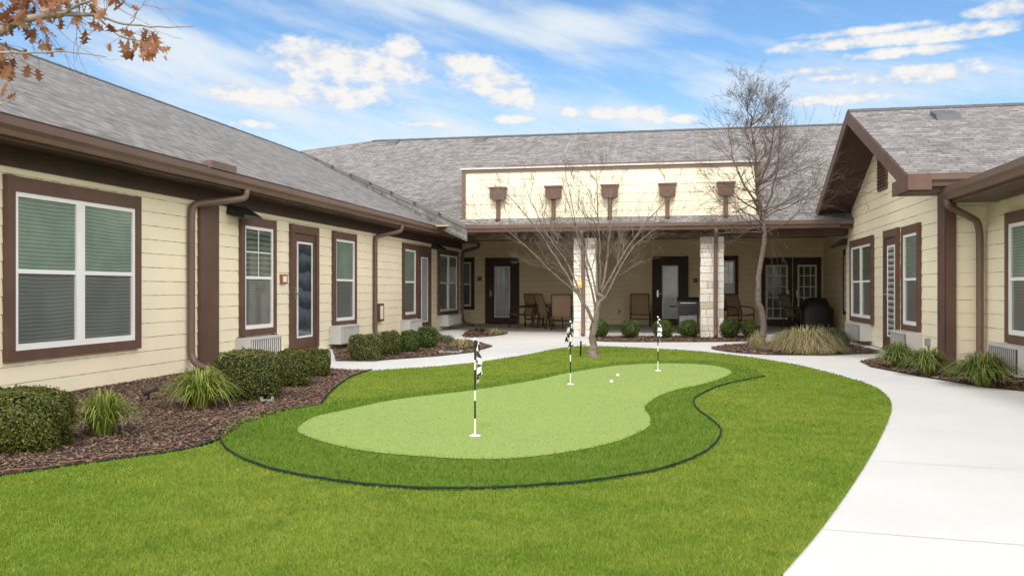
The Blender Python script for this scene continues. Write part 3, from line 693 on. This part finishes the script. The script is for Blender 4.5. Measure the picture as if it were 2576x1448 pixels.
def tuft(name,x,y,R,Hh,nb,mat,label,cat,w=.008,group=None,seed=0,dome=.45,seg=6,crown=.25,droop=.78,spread=1.4,cdome=0.0):
    r=np.random.default_rng(seed); a=r.uniform(0,6.28,nb); q=r.uniform(.04,1,nb)**.6; rr=R*spread*q; hh=Hh*r.uniform(.7,1.25,nb)*(1-dome*q**2)
    bq=np.sqrt(r.uniform(0,1,nb)); b0=bq*crown*R; hh*=1-cdome*bq**2; rr=np.maximum(rr,b0+R*.12); a2=a+r.normal(0,.25,nb)
    Fq=[]; t=np.linspace(0,1,seg+1); ww=w*r.uniform(.6,1.2,nb); VV=np.empty((nb,seg+1,2,3))
    dr=np.minimum(droop*(.7+.35*q)*r.uniform(.85,1.15,nb),.97)
    for k,tt in enumerate(t):
        rad=b0+(rr-b0)*(tt**1.2); z=hh*np.sin(tt*math.pi*dr)
        aa=a+(a2-a)*tt; X=np.cos(aa)*rad; Y=np.sin(aa)*rad
        wk=ww*(1-tt**2*.92)
        sx=-np.sin(aa)*wk; sy=np.cos(aa)*wk
        VV[:,k,0]=np.stack([X-sx,Y-sy,z],1); VV[:,k,1]=np.stack([X+sx,Y+sy,z],1)
    base=np.arange(nb)[:,None]*(seg+1)*2
    for k in range(seg):
        Fq.append(np.concatenate([base+k*2,base+k*2+1,base+k*2+3,base+k*2+2],1))
    root=empty(name,(x,y,.02),label,cat,group)
    o=npmesh('leaves',VV.reshape(-1,3),np.concatenate(Fq),[mat],root)
    return root
def tuftpx(u,v,wpx,hpx,nb,mat,label,name='strap_leaf_plant',cat='plant',group=None,seed=0,w=.008,**k):
    d=H*F/(v-HV); R=wpx*d/F/2; x,y=at(u,d+R*.6); return tuft(name,x,y,R,hpx*d/F,nb,mat,label,cat,w,group,seed,**k)
g3='strap leaved plants in the mulch beds'
tuftpx(258,1108,175,100,420,m_lir,'yellow green strap leaved plant beside the leftmost boxwood',group=g3,seed=1,w=.007)
tuftpx(505,1038,190,92,520,m_lir,'yellow green strap leaved plant at the foot of the first downspout',group=g3,seed=2,w=.008)
tuftpx(2262,930,110,56,480,m_lird,'green strap leaved plant under the right wing window, far one',group=g3,seed=3,w=.010)
tuftpx(2335,950,120,62,520,m_lird,'green strap leaved plant at the brown corner post',group=g3,seed=4,w=.010)
tuftpx(2475,978,170,74,800,m_lird,'wide strap leaved plant before the right downspout',group=g3,seed=5,w=.010)
kk=dict(crown=.75,droop=.88,spread=1.15,cdome=.7,dome=.3)
tuftpx(2025,893,215,62,2900,m_tan,'wide tan dry ornamental grass mound under the tall bare tree','ornamental_grass','plant',seed=6,w=.008,**kk)
tuftpx(1905,876,60,40,350,m_tan,'small tan grass clump left of the tall bare tree trunk','ornamental_grass','plant',seed=7,w=.009,**kk)
tuftpx(2075,872,160,46,1300,m_tang,'grey green grass mound behind the wide tan one','ornamental_grass','plant',seed=8,w=.010,**kk)
tuftpx(1245,843,60,16,250,m_tan,'low tan grass clump in the small bed at the porch corner','ornamental_grass','plant',seed=9,w=.012,**kk)
tuftpx(1165,878,90,22,300,m_tan,'low dry grass clump at the end of the second bed','ornamental_grass','plant',seed=10,w=.012,**kk)
tuftpx(1120,864,60,20,250,m_tang,'low grey green clump at the wall end of the second bed','ornamental_grass','plant',seed=12,w=.012,**kk)

# ================= TREES =================
def jit(a): return Vector((random.gauss(0,a),random.gauss(0,a),random.gauss(0,a)))
def limb(mb,p,d,L,r,lev,maxl,up,kids,sp,ratio=.58,wig=.14,minr=.0035):
    n=5 if lev<maxl else 3; pts=[p.copy()]; rad=[r]; q=p.copy(); dd=d.normalized()
    for i in range(n):
        dd=(dd+jit(wig)+Vector((0,0,up))).normalized(); q=q+dd*L/n; pts.append(q.copy()); rad.append(max(r*(1-.72*(i+1)/n),minr))
    mb.tube(pts,rad,6 if lev<2 else (4 if lev<3 else 3))
    if lev<maxl:
        for k in range(kids[lev]):
            t=random.uniform(.25,1); i=min(int(t*n),n-1); b=pts[i].lerp(pts[i+1],t*n-i)
            dl=(pts[i+1]-pts[i]).normalized(); ax=dl.orthogonal().normalized(); ax.rotate(Matrix.Rotation(random.uniform(0,6.28),3,dl))
            nd=(dl*math.cos(sp)+ax*math.sin(sp)*random.uniform(.7,1.2)).normalized()
            limb(mb,b,nd,L*ratio*random.uniform(.7,1.2),max(rad[i]*.55,minr),lev+1,maxl,up,kids,sp,ratio,wig,minr)
def cl(base,x,f,z): return Vector((base[0],base[1],0))+RV*x+FV*f+Vector((0,0,z))
def spl(mb,pts,r0,r1,n=8,pw=1.0):
    pts=[Vector(p) for p in pts]; out=[]
    for i in range(len(pts)-1):
        a,b,c,d=pts[max(i-1,0)],pts[i],pts[i+1],pts[min(i+2,len(pts)-1)]
        for k in range(4):
            t=k/4; out.append(.5*((2*b)+(c-a)*t+(2*a-5*b+4*c-d)*t*t+(3*b-a-3*c+d)*t**3)+(jit(r0*.3) if (i or k) else Vector((0,0,0))))
    out.append(pts[-1]); m=len(out)
    rad=[r1+(r0-r1)*(1-i/(m-1))**pw for i in range(m)]
    mb.tube(out,rad,n); return out,rad
random.seed(11)
b1=gp(1492,900); T1=empty('bare_tree',(b1[0],b1[1],0),'small multi stemmed bare tree on the lawn behind the putting green','tree')
tr=MB(); cr=MB()
spl(tr,[cl(b1,-.03,0,-.05),cl(b1,-.02,0,.1),cl(b1,.02,0,.5),cl(b1,.10,.0,.95),cl(b1,.12,0,1.15)],.078,.032)
tr.lathe((b1[0],b1[1],0),[(.12,0),(.09,.06),(.072,.14)],10)
stems=[([(.03,0,.6),(-.28,.0,1.12),(-.62,.1,1.7),(-1.0,.1,2.25),(-1.45,.2,2.8)],.029),
 ([(.06,0,.75),(-.08,-.2,1.3),(-.28,-.45,2.0),(-.45,-.6,2.8)],.024),
 ([(.10,0,1.0),(.22,.1,1.5),(.30,.2,2.1),(.35,.35,2.95)],.027),
 ([(.12,0,1.05),(.40,-.15,1.6),(.75,-.3,2.15),(1.2,-.5,2.7)],.026),
 ([(.10,0,.85),(.42,.25,1.4),(.8,.6,1.95),(1.4,.8,2.4)],.022),
 ([(.08,0,.9),(.0,.35,1.5),(-.2,.8,2.2),(-.4,1.1,2.9)],.022),
 ([(.12,0,1.1),(.1,-.2,1.7),(.05,-.35,2.4),(.0,-.5,3.1)],.022),
 ([(-.28,0,1.12),(-.7,-.1,1.45),(-1.15,-.25,1.9),(-1.65,-.4,2.3)],.016),
 ([(-.2,0,1.03),(-.4,.3,1.6),(-.8,.6,2.2),(-1.1,.8,2.9)],.019)]
for pts,r in stems:
    out,rad=spl(cr,[cl(b1,*p) for p in pts],r,.005,6)
    for k in range(13):
        i=random.randint(4,len(out)-2); dl=(out[i+1]-out[i]).normalized(); ax=dl.orthogonal(); ax.rotate(Matrix.Rotation(random.uniform(0,6.28),3,dl))
        limb(cr,out[i],dl*.9+ax*.5,random.uniform(.4,.72),rad[i]*.42,2,4,.06,[0,0,5,3],.5,.55,.12,.0017)
    limb(cr,out[-1],(out[-1]-out[-2]),.4,.005,2,4,.04,[0,0,5,3],.5,.55,.1,.0017)
tr.build('trunk',m_bark,T1,smooth=True); cr.build('crown',m_bark,T1,smooth=True)
b2=gp(1912,872); T2=empty('bare_tree',(b2[0],b2[1],0),'tall slender bare tree in the island bed before the porch','tree')
tr=MB(); cr=MB()
tp=[(0,0,-.05),(.04,0,.6),(-.02,0,1.2),(.06,0,2.1),(.02,.05,2.8),(-.06,.05,3.5),(-.16,0,4.3),(-.25,0,4.95)]
out,rad=spl(tr,[cl(b2,*p) for p in tp],.075,.010)
for k in range(70):
    i=random.randint(13,len(out)-2); h=out[i].z
    a=random.uniform(0,6.28); e=random.uniform(-.05,.6) if h<3.3 else random.uniform(.6,1.7)
    L=(1.4 if h<3.3 else .8)*random.uniform(.6,1.1)
    limb(cr,out[i],Vector((math.cos(a),math.sin(a),e)),L,rad[i]*.34,1,4,.03,[0,5,4,3],.6,.52,.15,.0020)
for pts in ([(.03,0,2.5),(.25,.1,3.1),(.4,.1,3.8),(.45,.1,4.6)],[(.0,.05,2.8),(-.35,-.1,3.3),(-.6,-.1,3.9),(-.65,0,4.5)],[(-.05,0,3.3),(.15,-.2,3.9),(.2,-.3,4.6)]):
    o2,r2=spl(cr,[cl(b2,*p) for p in pts],.030,.006,6)
    for k in range(15):
        i=random.randint(2,len(o2)-2); a=random.uniform(0,6.28); limb(cr,o2[i],Vector((math.cos(a),math.sin(a),1.2)),random.uniform(.35,.75),r2[i]*.45,2,4,.06,[0,0,5,3],.55,.55,.12,.002)
tr.build('trunk',m_bark2,T2,smooth=True); cr.build('crown',m_bark2,T2,smooth=True)
# oak at upper left, trunk outside the frame
bo=at(-900,4.6); T3=empty('oak_tree',(bo[0],bo[1],0),'oak branch with dry rust brown leaves reaching in at the upper left','tree')
tr=MB(); cr=MB()
tr.lathe((bo[0],bo[1],0),[(.22,0),(.15,.1),(.12,.3)],12)
spl(tr,[(bo[0],bo[1],-.05),(bo[0]+.02,bo[1],1.2),(bo[0],bo[1]+.05,2.4),(bo[0]-.1,bo[1],4.2),(bo[0],bo[1],5.6)],.12,.03,10)
def pp(u,v,d):
    x,y=at(u,d); return Vector((x,y,H+(HV-v)*d/F))
def leaf(p,dr,size,mb):
    dr=dr.normalized(); s_=dr.orthogonal(); s_.rotate(Matrix.Rotation(random.uniform(0,6.28),3,dr)); nn=dr.cross(s_)
    prof=[(0,.03),(.18,.12),(.25,.30),(.32,.12),(.45,.18),(.52,.42),(.6,.16),(.72,.15),(.78,.30),(.85,.12),(1,.0)]
    curl=random.uniform(-.3,.3)
    L=[];R=[]
    for t,w in prof: L.append(p+dr*t*size+s_*w*size*.9+nn*(curl*t*t*size+abs(w)*.25*size))
    for t,w in prof[:-1]: R.append(p+dr*t*size-s_*w*size*.9+nn*(curl*t*t*size+abs(w)*.25*size))
    mid=[p+dr*t*size+nn*curl*t*t*size for t,w in prof]
    n=len(mb.v); k=len(prof)
    mb.v+= [tuple(q) for q in mid]+[tuple(q) for q in L]+[tuple(q) for q in R]
    for i in range(k-1):
        mb.f.append((n+i,n+i+1,n+k+i+1,n+k+i)); mb.m.append(0); mb.uv.append(None)
        if i<k-2: mb.f.append((n+i,n+2*k+i,n+2*k+i+1,n+i+1))
        else: mb.f.append((n+i,n+2*k+i,n+i+1))
        mb.m.append(0); mb.uv.append(None)
lv=MB()
mains=[[(-900,560,4.6),(-500,260,4.5),(-150,120,4.4),(0,80,4.4),(60,48,4.4),(150,35,4.4),(240,38,4.45)],
 [(150,35,4.4),(200,12,4.4),(290,-25,4.4),(380,-60,4.5)],
 [(240,38,4.45),(310,60,4.5),(400,68,4.5),(490,66,4.6)],
 [(-150,120,4.4),(-60,128,4.3),(60,133,4.3),(160,130,4.3),(268,144,4.4)],
 [(-300,180,4.4),(-100,240,4.2),(0,262,4.2),(50,235,4.2),(120,212,4.2)],
 [(240,38,4.45),(300,90,4.5),(360,105,4.5),(410,120,4.5)],
 [(-500,260,4.5),(-250,60,4.5),(-60,-20,4.4),(80,-60,4.4)]]
rr=[(.05,.012),(.009,.004),(.007,.0015),(.008,.0015),(.005,.0015),(.005,.002),(.02,.006)]
for pts,(r0,r1) in zip(mains,rr): spl(cr,[pp(*p) for p in pts],r0,r1,7,.7) if r0<.03 else cr.tube([pp(*p) for p in pts],[.05,.035,.026,.023,.018,.014,.009],8)
clusters=[((20,55),20),((100,80),10),((10,125),13),((5,185),6),((85,5),14),((185,5),18),((270,0),9),((185,45),7),((325,95),15),((360,85),10),((405,135),8),((120,0),12),((55,30),9),((20,150),6),((30,0),14),((45,-40),16),((-60,60),20),((-120,120),20),((-200,60),30)]
for (u,v),n in clusters:
    c0=pp(u,v,4.42)
    for k in range(n):
        p=c0+Vector((random.gauss(0,.045),random.gauss(0,.08),random.gauss(0,.035)))
        dr=Vector((random.gauss(0,.6),random.gauss(0,.6),-.8+random.gauss(0,.4)))
        leaf(p,dr,random.uniform(.05,.09),lv)
        cr.tube([p,p.lerp(c0,.6)+Vector((0,0,.02)),c0+Vector((0,0,.03))],.0014,3)
for k in range(16):
    u=random.uniform(60,420); p=pp(u,40+random.uniform(-30,40),4.43); limb(cr,p,Vector((random.gauss(.3,.6),random.gauss(0,.5),random.gauss(0,.5))),random.uniform(.12,.3),.003,3,4,.02,[0,0,0,2],.6,.6,.15,.0012)
tr.build('trunk',m_oakbark,T3,smooth=True); cr.build('branches',m_oakbark,T3,smooth=True); lv.build('leaves',m_oak,T3,recalc=False)

# ================= PUTTING GREEN THINGS =================
def flag(u,v,label,rz):
    x,y=gp(u,v,.023); root=empty('golf_flagstick',(x,y,.023),label,'flag','flagsticks on the putting green')
    z0=.023; mb=MB(); bands=[(0,.14,0),(.14,.28,1),(.28,.36,0),(.36,.52,1),(.52,.60,0),(.60,.76,1)]
    for a,b,m in bands: mb.tube([(x,y,z0+a),(x,y,z0+b)],.0075,8,m)
    mb.build('pole',[m_cream2,m_black],root)
    mb=MB(); mb.lathe((x,y,z0),[(0,.004),(.045,.004),(.045,.010),(.02,.016),(.0,.018)],18); mb.build('cup',m_wht,root,smooth=False)
    mb=MB(); nu,nv=18,12
    def q(i,j):
        s=i/nu; t=j/nv
        r=.008+.045*math.sin(s*math.pi*.9)*(.5+.7*t); a=rz+math.sin(s*11+t*2.5)*1.25
        return (x+math.cos(a)*r*1.1+.006*math.sin(t*9+s*4),y+math.sin(a)*r,z0+.75-.19*t*(1+.15*s)-.12*s*s)
    for i in range(nu):
        for j in range(nv):
            mb.face([q(i,j),q(i+1,j),q(i+1,j+1),q(i,j+1)],0,[(i/nu*1.3,j/nv),((i+1)/nu*1.3,j/nv),((i+1)/nu*1.3,(j+1)/nv),(i/nu*1.3,(j+1)/nv)])
    mb.build('flag',m_check,root,smooth=True,recalc=False)
    mb=MB(); mb.lathe((x,y,z0+.76),[(0,-.012),(.010,-.008),(.012,0),(.009,.01),(0,.013)],10); mb.build('finial',m_wht,root,smooth=True)
flag(1195,1097,'nearest black and white flagstick with drooping checkered flag',.3)
flag(1435,967,'middle flagstick with drooping checkered flag, left of the golf balls',2.2)
flag(1655,933,'farthest flagstick with drooping checkered flag at the green\'s far end',-.4)
for u,v,l in ((1538,964,'white golf ball nearer the camera on the putting green'),(1554,948,'white golf ball farther back on the putting green')):
    x,y=gp(u,v,.023); mb=MB(); prof=[(.0225*math.sin(t*math.pi/8),-.0225*math.cos(t*math.pi/8)) for t in range(9)]
    mb.lathe((x,y,.049),prof,14); tag(mb.build('golf_ball',m_wht,smooth=True),l,'golf ball',group='golf balls')
x,y=gp(1460,898); mb=MB(); mb.tube([(x,y,-.02),(x+.01,y,.28)],[.018,.016],6); mb.tube([(x,y,.2),(x+.1,y+.03,.22)],.006,5); tag(mb.build('tree_stake',m_black),'short black stake left of the multi stemmed tree trunk','stake')
x,z=onY(21.14,1457,714); mb=MB(); mb.box(None,x-.07,x+.07,21.10,21.115,z-.09,z+.09,0); mb.box(None,x-.04,x+.04,21.094,21.099,z-.01,z+.05,1); tag(mb.build('warning_sign',[m_yel,m_wht]),'small yellow sign on the left stone column','sign')
x,y=gp(374,1010); root=empty('garden_spotlight',(x,y,0),'small dark garden spotlight in the mulch between the strap leaved plants','light')
mb=MB(); mb.tube([(x,y,0),(x,y,.09)],.01,6); mb.build('stake',m_black,root); mb=MB(); mb.tube([(x-.04,y-.05,.09),(x+.02,y,.13),(x+.06,y+.05,.15)],[.035,.04,.045],10); mb.build('lamp_head',m_brownd,root,smooth=True)
for (u,v),l in (((1135,889),'flat grey splash block beside the path at the second bed'),((672,1014),'small pale drip cover in the mulch before the biggest near boxwood')):
    x,y=gp(u,v); w=.20 if u>1000 else .06; mb=MB(); mb.prism([(-w,.02),(w,.02),(w,.06),(w*.9,.07),(w*.85,.04),(-w*.85,.04),(-w*.9,.07),(-w,.06)],lambda p,q,a:(x+p*K,y+p*S+a,q),-w*.4,w*.4)
    tag(mb.build('splash_block',m_grey),l,'splash block')
# ================= PORCH FURNITURE =================
def chair_proto():
    root=empty('patio_chair',(0,0,0),'x','chair','sling patio chairs on the porch')
    def surf(path,mb,w=.265,t=.02):
        for i in range(len(path)-1):
            (y0,z0),(y1,z1)=path[i],path[i+1]; mb.face([(-w,y0,z0),(w,y0,z0),(w,y1,z1),(-w,y1,z1)]); mb.face([(-w,y0+.004,z0-t),(-w,y1+.004,z1-t),(w,y1+.004,z1-t),(w,y0+.004,z0-t)])
    mb=MB(); surf([(-.27,.40),(-.22,.42),(0,.40),(.2,.38)],mb); mb.build('seat',m_sling,root)
    mb=MB(); surf([(.2,.39),(.24,.5),(.30,.72),(.36,.92),(.40,1.0)],mb); mb.build('backrest',m_sling,root)
    for s in (-1,1):
        mb=MB(); X=s*.28
        mb.tube([(X,-.29,.40),(X,-.22,.425),(X,0,.405),(X,.2,.38),(X,.24,.5),(X,.31,.73),(X,.41,1.02)],.02,6)
        mb.tube([(X+s*.02,-.27,.0),(X+s*.02,-.25,.4),(X+s*.03,-.24,.60),(X+s*.03,-.1,.64),(X+s*.03,.3,.66)],.02,6)
        mb.tube([(X+s*.02,.30,.0),(X+s*.02,.26,.3),(X+s*.01,.22,.45)],.02,6)
        mb.build('side_frame',m_frame,root,smooth=True)
    for pts,r_ in (([(-.28,.41,1.02),(.28,.41,1.02)],.02),([(-.29,-.24,.25),(.29,-.24,.25)],.012),([(-.29,.27,.25),(.29,.27,.25)],.012)):
        mb=MB(); mb.tube(pts,r_,6); mb.build('crossbar',m_frame,root)
    return root
cp=chair_proto(); first=True
for u,d,rz,l in ((1312,26.0,-.95,'sling patio chair directly right of the left porch door'),(1352,27.0,2.9,'sling patio chair behind the porch table'),(1384,25.6,2.2,'sling patio chair at the right side of the porch table, partly hidden'),(1412,25.0,math.pi+.15,'sling patio chair with its back to the lawn left of the left column'),(1611,26.5,.1,'lone sling patio chair left of the right porch door'),(1862,25.6,.7,'sling patio chair right of the right stone column'),(2005,24.6,1.0,'dark patio chair frame by the covered grill before the french doors')):
    x,y=at(u,d)
    if first: o=cp; o.location=(x,y,.006); o.rotation_euler=(0,0,rz); o['label']=l; first=False
    else: dup(cp,loc=(x,y,.006),rz=rz,label=l)
x,y=at(1362,26.1); T=empty('patio_table',(x,y,.006),'round dark patio table among the chairs at the left of the porch','table')
mb=MB(); mb.lathe((x,y,0),[(0,.73),(.5,.73),(.52,.715),(.5,.70),(0,.70)],24); mb.build('tabletop',m_frame,T)
for k in range(4):
    a=k*math.pi/2+.4; mb=MB(); mb.tube([(x+.12*math.cos(a),y+.12*math.sin(a),.70),(x+.2*math.cos(a),y+.2*math.sin(a),.35),(x+.38*math.cos(a),y+.38*math.sin(a),.01)],.018,6); mb.build('leg',m_frame,T)
x,y=at(1731,22.9); G_=empty('barbecue_grill',(x,y,.006),'black barbecue grill standing left of the right stone column','grill')
def TG(a,b,c): return (x+a,y+b,c)
mb=MB(); mb.box(TG,-.28,.28,-.22,.22,.50,.72); mb.build('firebox',m_blackpaint,G_)
mb=MB(); mb.prism([(-.23,.725),(.23,.725),(.21,.86),(.10,.97),(-.08,.97),(-.20,.86)],lambda p,q,a:(x+a,y+p,q),-.29,.29); l=mb.build('lid',m_blackpaint,G_)
mb=MB(); mb.tube([TG(-.2,-.24,.80),TG(-.2,-.28,.81),TG(.2,-.28,.81),TG(.2,-.24,.80)],.012,6); mb.build('lid_handle',m_metal,l)
for a,b in ((-.50,-.30),(.30,.46)):
    mb=MB(); mb.box(TG,a,b,-.2,.2,.70,.735); mb.build('side_shelf',m_black,G_)
mb=MB(); mb.box(TG,-.26,.26,-.2,.2,.12,.16); mb.box(TG,-.26,.26,-.19,-.17,.159,.48); mb.build('cabinet',m_grey,G_)
for a,b in ((-1,-1),(1,-1),(-1,1),(1,1)):
    mb=MB(); mb.box(TG,a*.25-.02,a*.25+.02,b*.19-.02,b*.19+.02,.06,.5); lg=mb.build('leg',m_blackpaint,G_)
    mb=MB(); mb.tube([TG(a*.25-.02,b*.19,.055),TG(a*.25+.02,b*.19,.055)],.05,12); mb.build('wheel',m_black,lg)
x,y=at(2052,24.4); mb=MB(); rings=[(0,.50,.32),(.2,.47,.30),(.45,.46,.29),(.62,.46,.28),(.68,.36,.27),(.80,.33,.24),(.90,.27,.17),(.93,.12,.08)]
n=32
for zi,(z,a,b) in enumerate(rings):
    for k in range(n):
        t=2*math.pi*k/n; c,s=math.cos(t),math.sin(t); q=(abs(c)**4+abs(s)**4)**-.25; w=1+.05*math.sin(k*2.7+z*3)*(1.1-z)
        mb.v.append((x+a*c*q*w,y+b*s*q*w,.01+z+.012*math.sin(k*1.9)))
for i in range(len(rings)-1):
    for k in range(n):
        k2=(k+1)%n; mb.f.append((i*n+k,i*n+k2,(i+1)*n+k2,(i+1)*n+k)); mb.m.append(0); mb.uv.append(None)
mb.f.append(tuple((len(rings)-1)*n+k for k in range(n))); mb.m.append(0); mb.uv.append(None)
tag(mb.build('covered_grill',m_black,smooth=True),'grill under a draped black cover by the french doors','grill')

# ================= SKY, SUN, CAMERA =================
SE=math.radians(46); SAZ=math.radians(172)
w=bpy.data.worlds.new('World'); sc.world=w; w.use_nodes=True; nt=w.node_tree
for n in list(nt.nodes): nt.nodes.remove(n)
out=N(nt,'ShaderNodeOutputWorld'); sky=N(nt,'ShaderNodeTexSky'); sky.sky_type='NISHITA'; sky.sun_disc=False
sky.sun_elevation=SE; sky.sun_rotation=SAZ; sky.air_density=1.0; sky.dust_density=.2; sky.ozone_density=2.0
hs=N(nt,'ShaderNodeHueSaturation'); hs.inputs['Saturation'].default_value=1.2; hs.inputs['Value'].default_value=1.14; nt.links.new(sky.outputs[0],hs.inputs['Color'])
bg=N(nt,'ShaderNodeBackground'); bg.inputs[1].default_value=.15; nt.links.new(hs.outputs[0],bg.inputs[0])
tc=N(nt,'ShaderNodeTexCoord'); sx=N(nt,'ShaderNodeSeparateXYZ'); nt.links.new(tc.outputs['Generated'],sx.inputs[0])
def MA(op,a,b=None,c=None,clamp=False):
    n=N(nt,'ShaderNodeMath',operation=op); n.use_clamp=clamp
    for i,v in enumerate((a,b,c)):
        if v is None: continue
        if isinstance(v,(int,float)): n.inputs[i].default_value=v
        else: nt.links.new(v,n.inputs[i])
    return n.outputs[0]
def smooth(f,a,b,hi=1.0):
    n=N(nt,'ShaderNodeMapRange'); n.interpolation_type='SMOOTHSTEP'; n.inputs[1].default_value=a; n.inputs[2].default_value=b; n.inputs[4].default_value=hi
    nt.links.new(f,n.inputs[0]); return n.outputs[0]
az=MA('ARCTAN2',sx.outputs[0],sx.outputs[1]); hl=MA('SQRT',MA('ADD',MA('MULTIPLY',sx.outputs[0],sx.outputs[0]),MA('MULTIPLY',sx.outputs[1],sx.outputs[1])))
te=MA('DIVIDE',sx.outputs[2],MA('MAXIMUM',hl,.05))
def blobs(L):
    r=None
    for u,v,su,sv in L:
        a,b,c=ray(u,v); a0=math.atan2(a,b); e0=c/math.hypot(a,b)
        x=MA('MULTIPLY_ADD',az,F/su,-a0*F/su); y=MA('MULTIPLY_ADD',te,F/sv,-e0*F/sv)
        q=MA('SUBTRACT',1.0,MA('ADD',MA('MULTIPLY',x,x),MA('MULTIPLY',y,y)))
        r=q if r is None else MA('MAXIMUM',r,q)
    return r
def cvec(a,b,c=0.0):
    n=N(nt,'ShaderNodeCombineXYZ')
    for i,v in enumerate((a,b,c)):
        if isinstance(v,(int,float)): n.inputs[i].default_value=v
        else: nt.links.new(v,n.inputs[i])
    return n.outputs[0]
puff=blobs([(820,155,150,55),(960,172,130,42),(1010,125,55,34),(1180,165,85,34),(1230,210,95,36),(1290,245,62,30),(860,242,150,32),(770,225,75,26),(700,250,70,24),(1530,285,95,20),(1640,290,50,24),(2250,95,250,15),(2180,78,140,10),(2400,95,110,9),(2280,132,115,13),(2310,188,140,24),(2040,180,85,12),(2090,195,75,9),(2100,250,140,14),(2540,20,70,18),(1430,285,38,18),(1720,300,46,12),(640,315,70,12),(590,235,70,32),(1080,312,80,9),(1300,300,60,12)])
nz=noise(nt,cvec(az,MA('MULTIPLY',te,1.6)),30,8,.62); nz2=noise(nt,cvec(az,MA('MULTIPLY',te,1.6),3.0),85,6,.6)
pf=MA('ADD',MA('MAXIMUM',puff,-1.6),MA('ADD',MA('MULTIPLY_ADD',nz,4.4,-2.15),MA('MULTIPLY_ADD',nz2,1.8,-.9)))
pfac=smooth(pf,-.9,1.2)
wide=blobs([(200,250,950,230),(950,20,480,90),(1000,340,1100,110),(1450,60,420,60),(2100,250,420,90)])
skew=MA('ADD',te,MA('MULTIPLY',az,.30))
ci=noise(nt,cvec(MA('MULTIPLY',az,2.0),MA('MULTIPLY',skew,10.0),1.7),1.7,8,.56)
ci2=noise(nt,cvec(MA('MULTIPLY',az,4.0),MA('MULTIPLY',skew,15.0),4.7),2.0,7,.6)
cw=MA('ADD',MA('MULTIPLY',MA('MAXIMUM',wide,-.5),.46),MA('ADD',MA('MULTIPLY_ADD',ci,2.6,-1.25),MA('MULTIPLY_ADD',ci2,1.5,-.68)))
cfac=smooth(cw,-.25,1.0,.92)
hz=MA('MAXIMUM',MA('MULTIPLY',MA('SUBTRACT',1.0,MA('MULTIPLY',te,4.0),None,True),.66),.03)
fac=MA('MAXIMUM',MA('MAXIMUM',pfac,cfac),hz)
# added unseen cloud fill behind and beside the viewer, brightened to light the walls
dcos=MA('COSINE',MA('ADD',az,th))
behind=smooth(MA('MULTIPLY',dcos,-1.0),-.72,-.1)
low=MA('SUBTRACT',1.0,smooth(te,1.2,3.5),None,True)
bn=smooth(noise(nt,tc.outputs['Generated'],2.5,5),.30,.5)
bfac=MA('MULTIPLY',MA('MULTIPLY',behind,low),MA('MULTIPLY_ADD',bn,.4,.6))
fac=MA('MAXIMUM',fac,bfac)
shade=ramp(nt,MA('ADD',nz,MA('MULTIPLY',puff,.10)),.36,.60)
ccol=mixrgb(nt,shade,(.76,.72,.69),(.95,.93,.90))
ccol=mixrgb(nt,pfac,(.82,.89,.94),ccol)
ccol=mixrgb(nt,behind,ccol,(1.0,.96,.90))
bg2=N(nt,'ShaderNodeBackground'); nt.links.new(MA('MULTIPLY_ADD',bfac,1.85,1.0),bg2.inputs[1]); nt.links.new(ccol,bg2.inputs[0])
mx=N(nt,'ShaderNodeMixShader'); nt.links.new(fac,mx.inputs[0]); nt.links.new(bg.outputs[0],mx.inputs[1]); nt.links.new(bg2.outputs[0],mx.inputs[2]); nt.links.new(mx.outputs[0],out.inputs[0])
sun=bpy.data.lights.new('sun','SUN'); sun.energy=2.0; sun.angle=math.radians(9); sun.color=(1,.96,.9)
so=bpy.data.objects.new('sun',sun); C.objects.link(so)
dv=Vector((math.sin(SAZ)*math.cos(SE),math.cos(SAZ)*math.cos(SE),math.sin(SE)))
so.rotation_euler=dv.to_track_quat('Z','Y').to_euler()
cam=bpy.data.cameras.new('camera'); co=bpy.data.objects.new('camera',cam); C.objects.link(co)
cam.lens=36*F/2576; cam.sensor_width=36; cam.shift_y=4/2576; cam.clip_end=1000; cam.clip_start=.05
co.location=(0,0,H); co.rotation_euler=(math.radians(90),0,th); sc.camera=co
sc.view_settings.view_transform='Standard'; sc.view_settings.look='None'; sc.view_settings.exposure=0
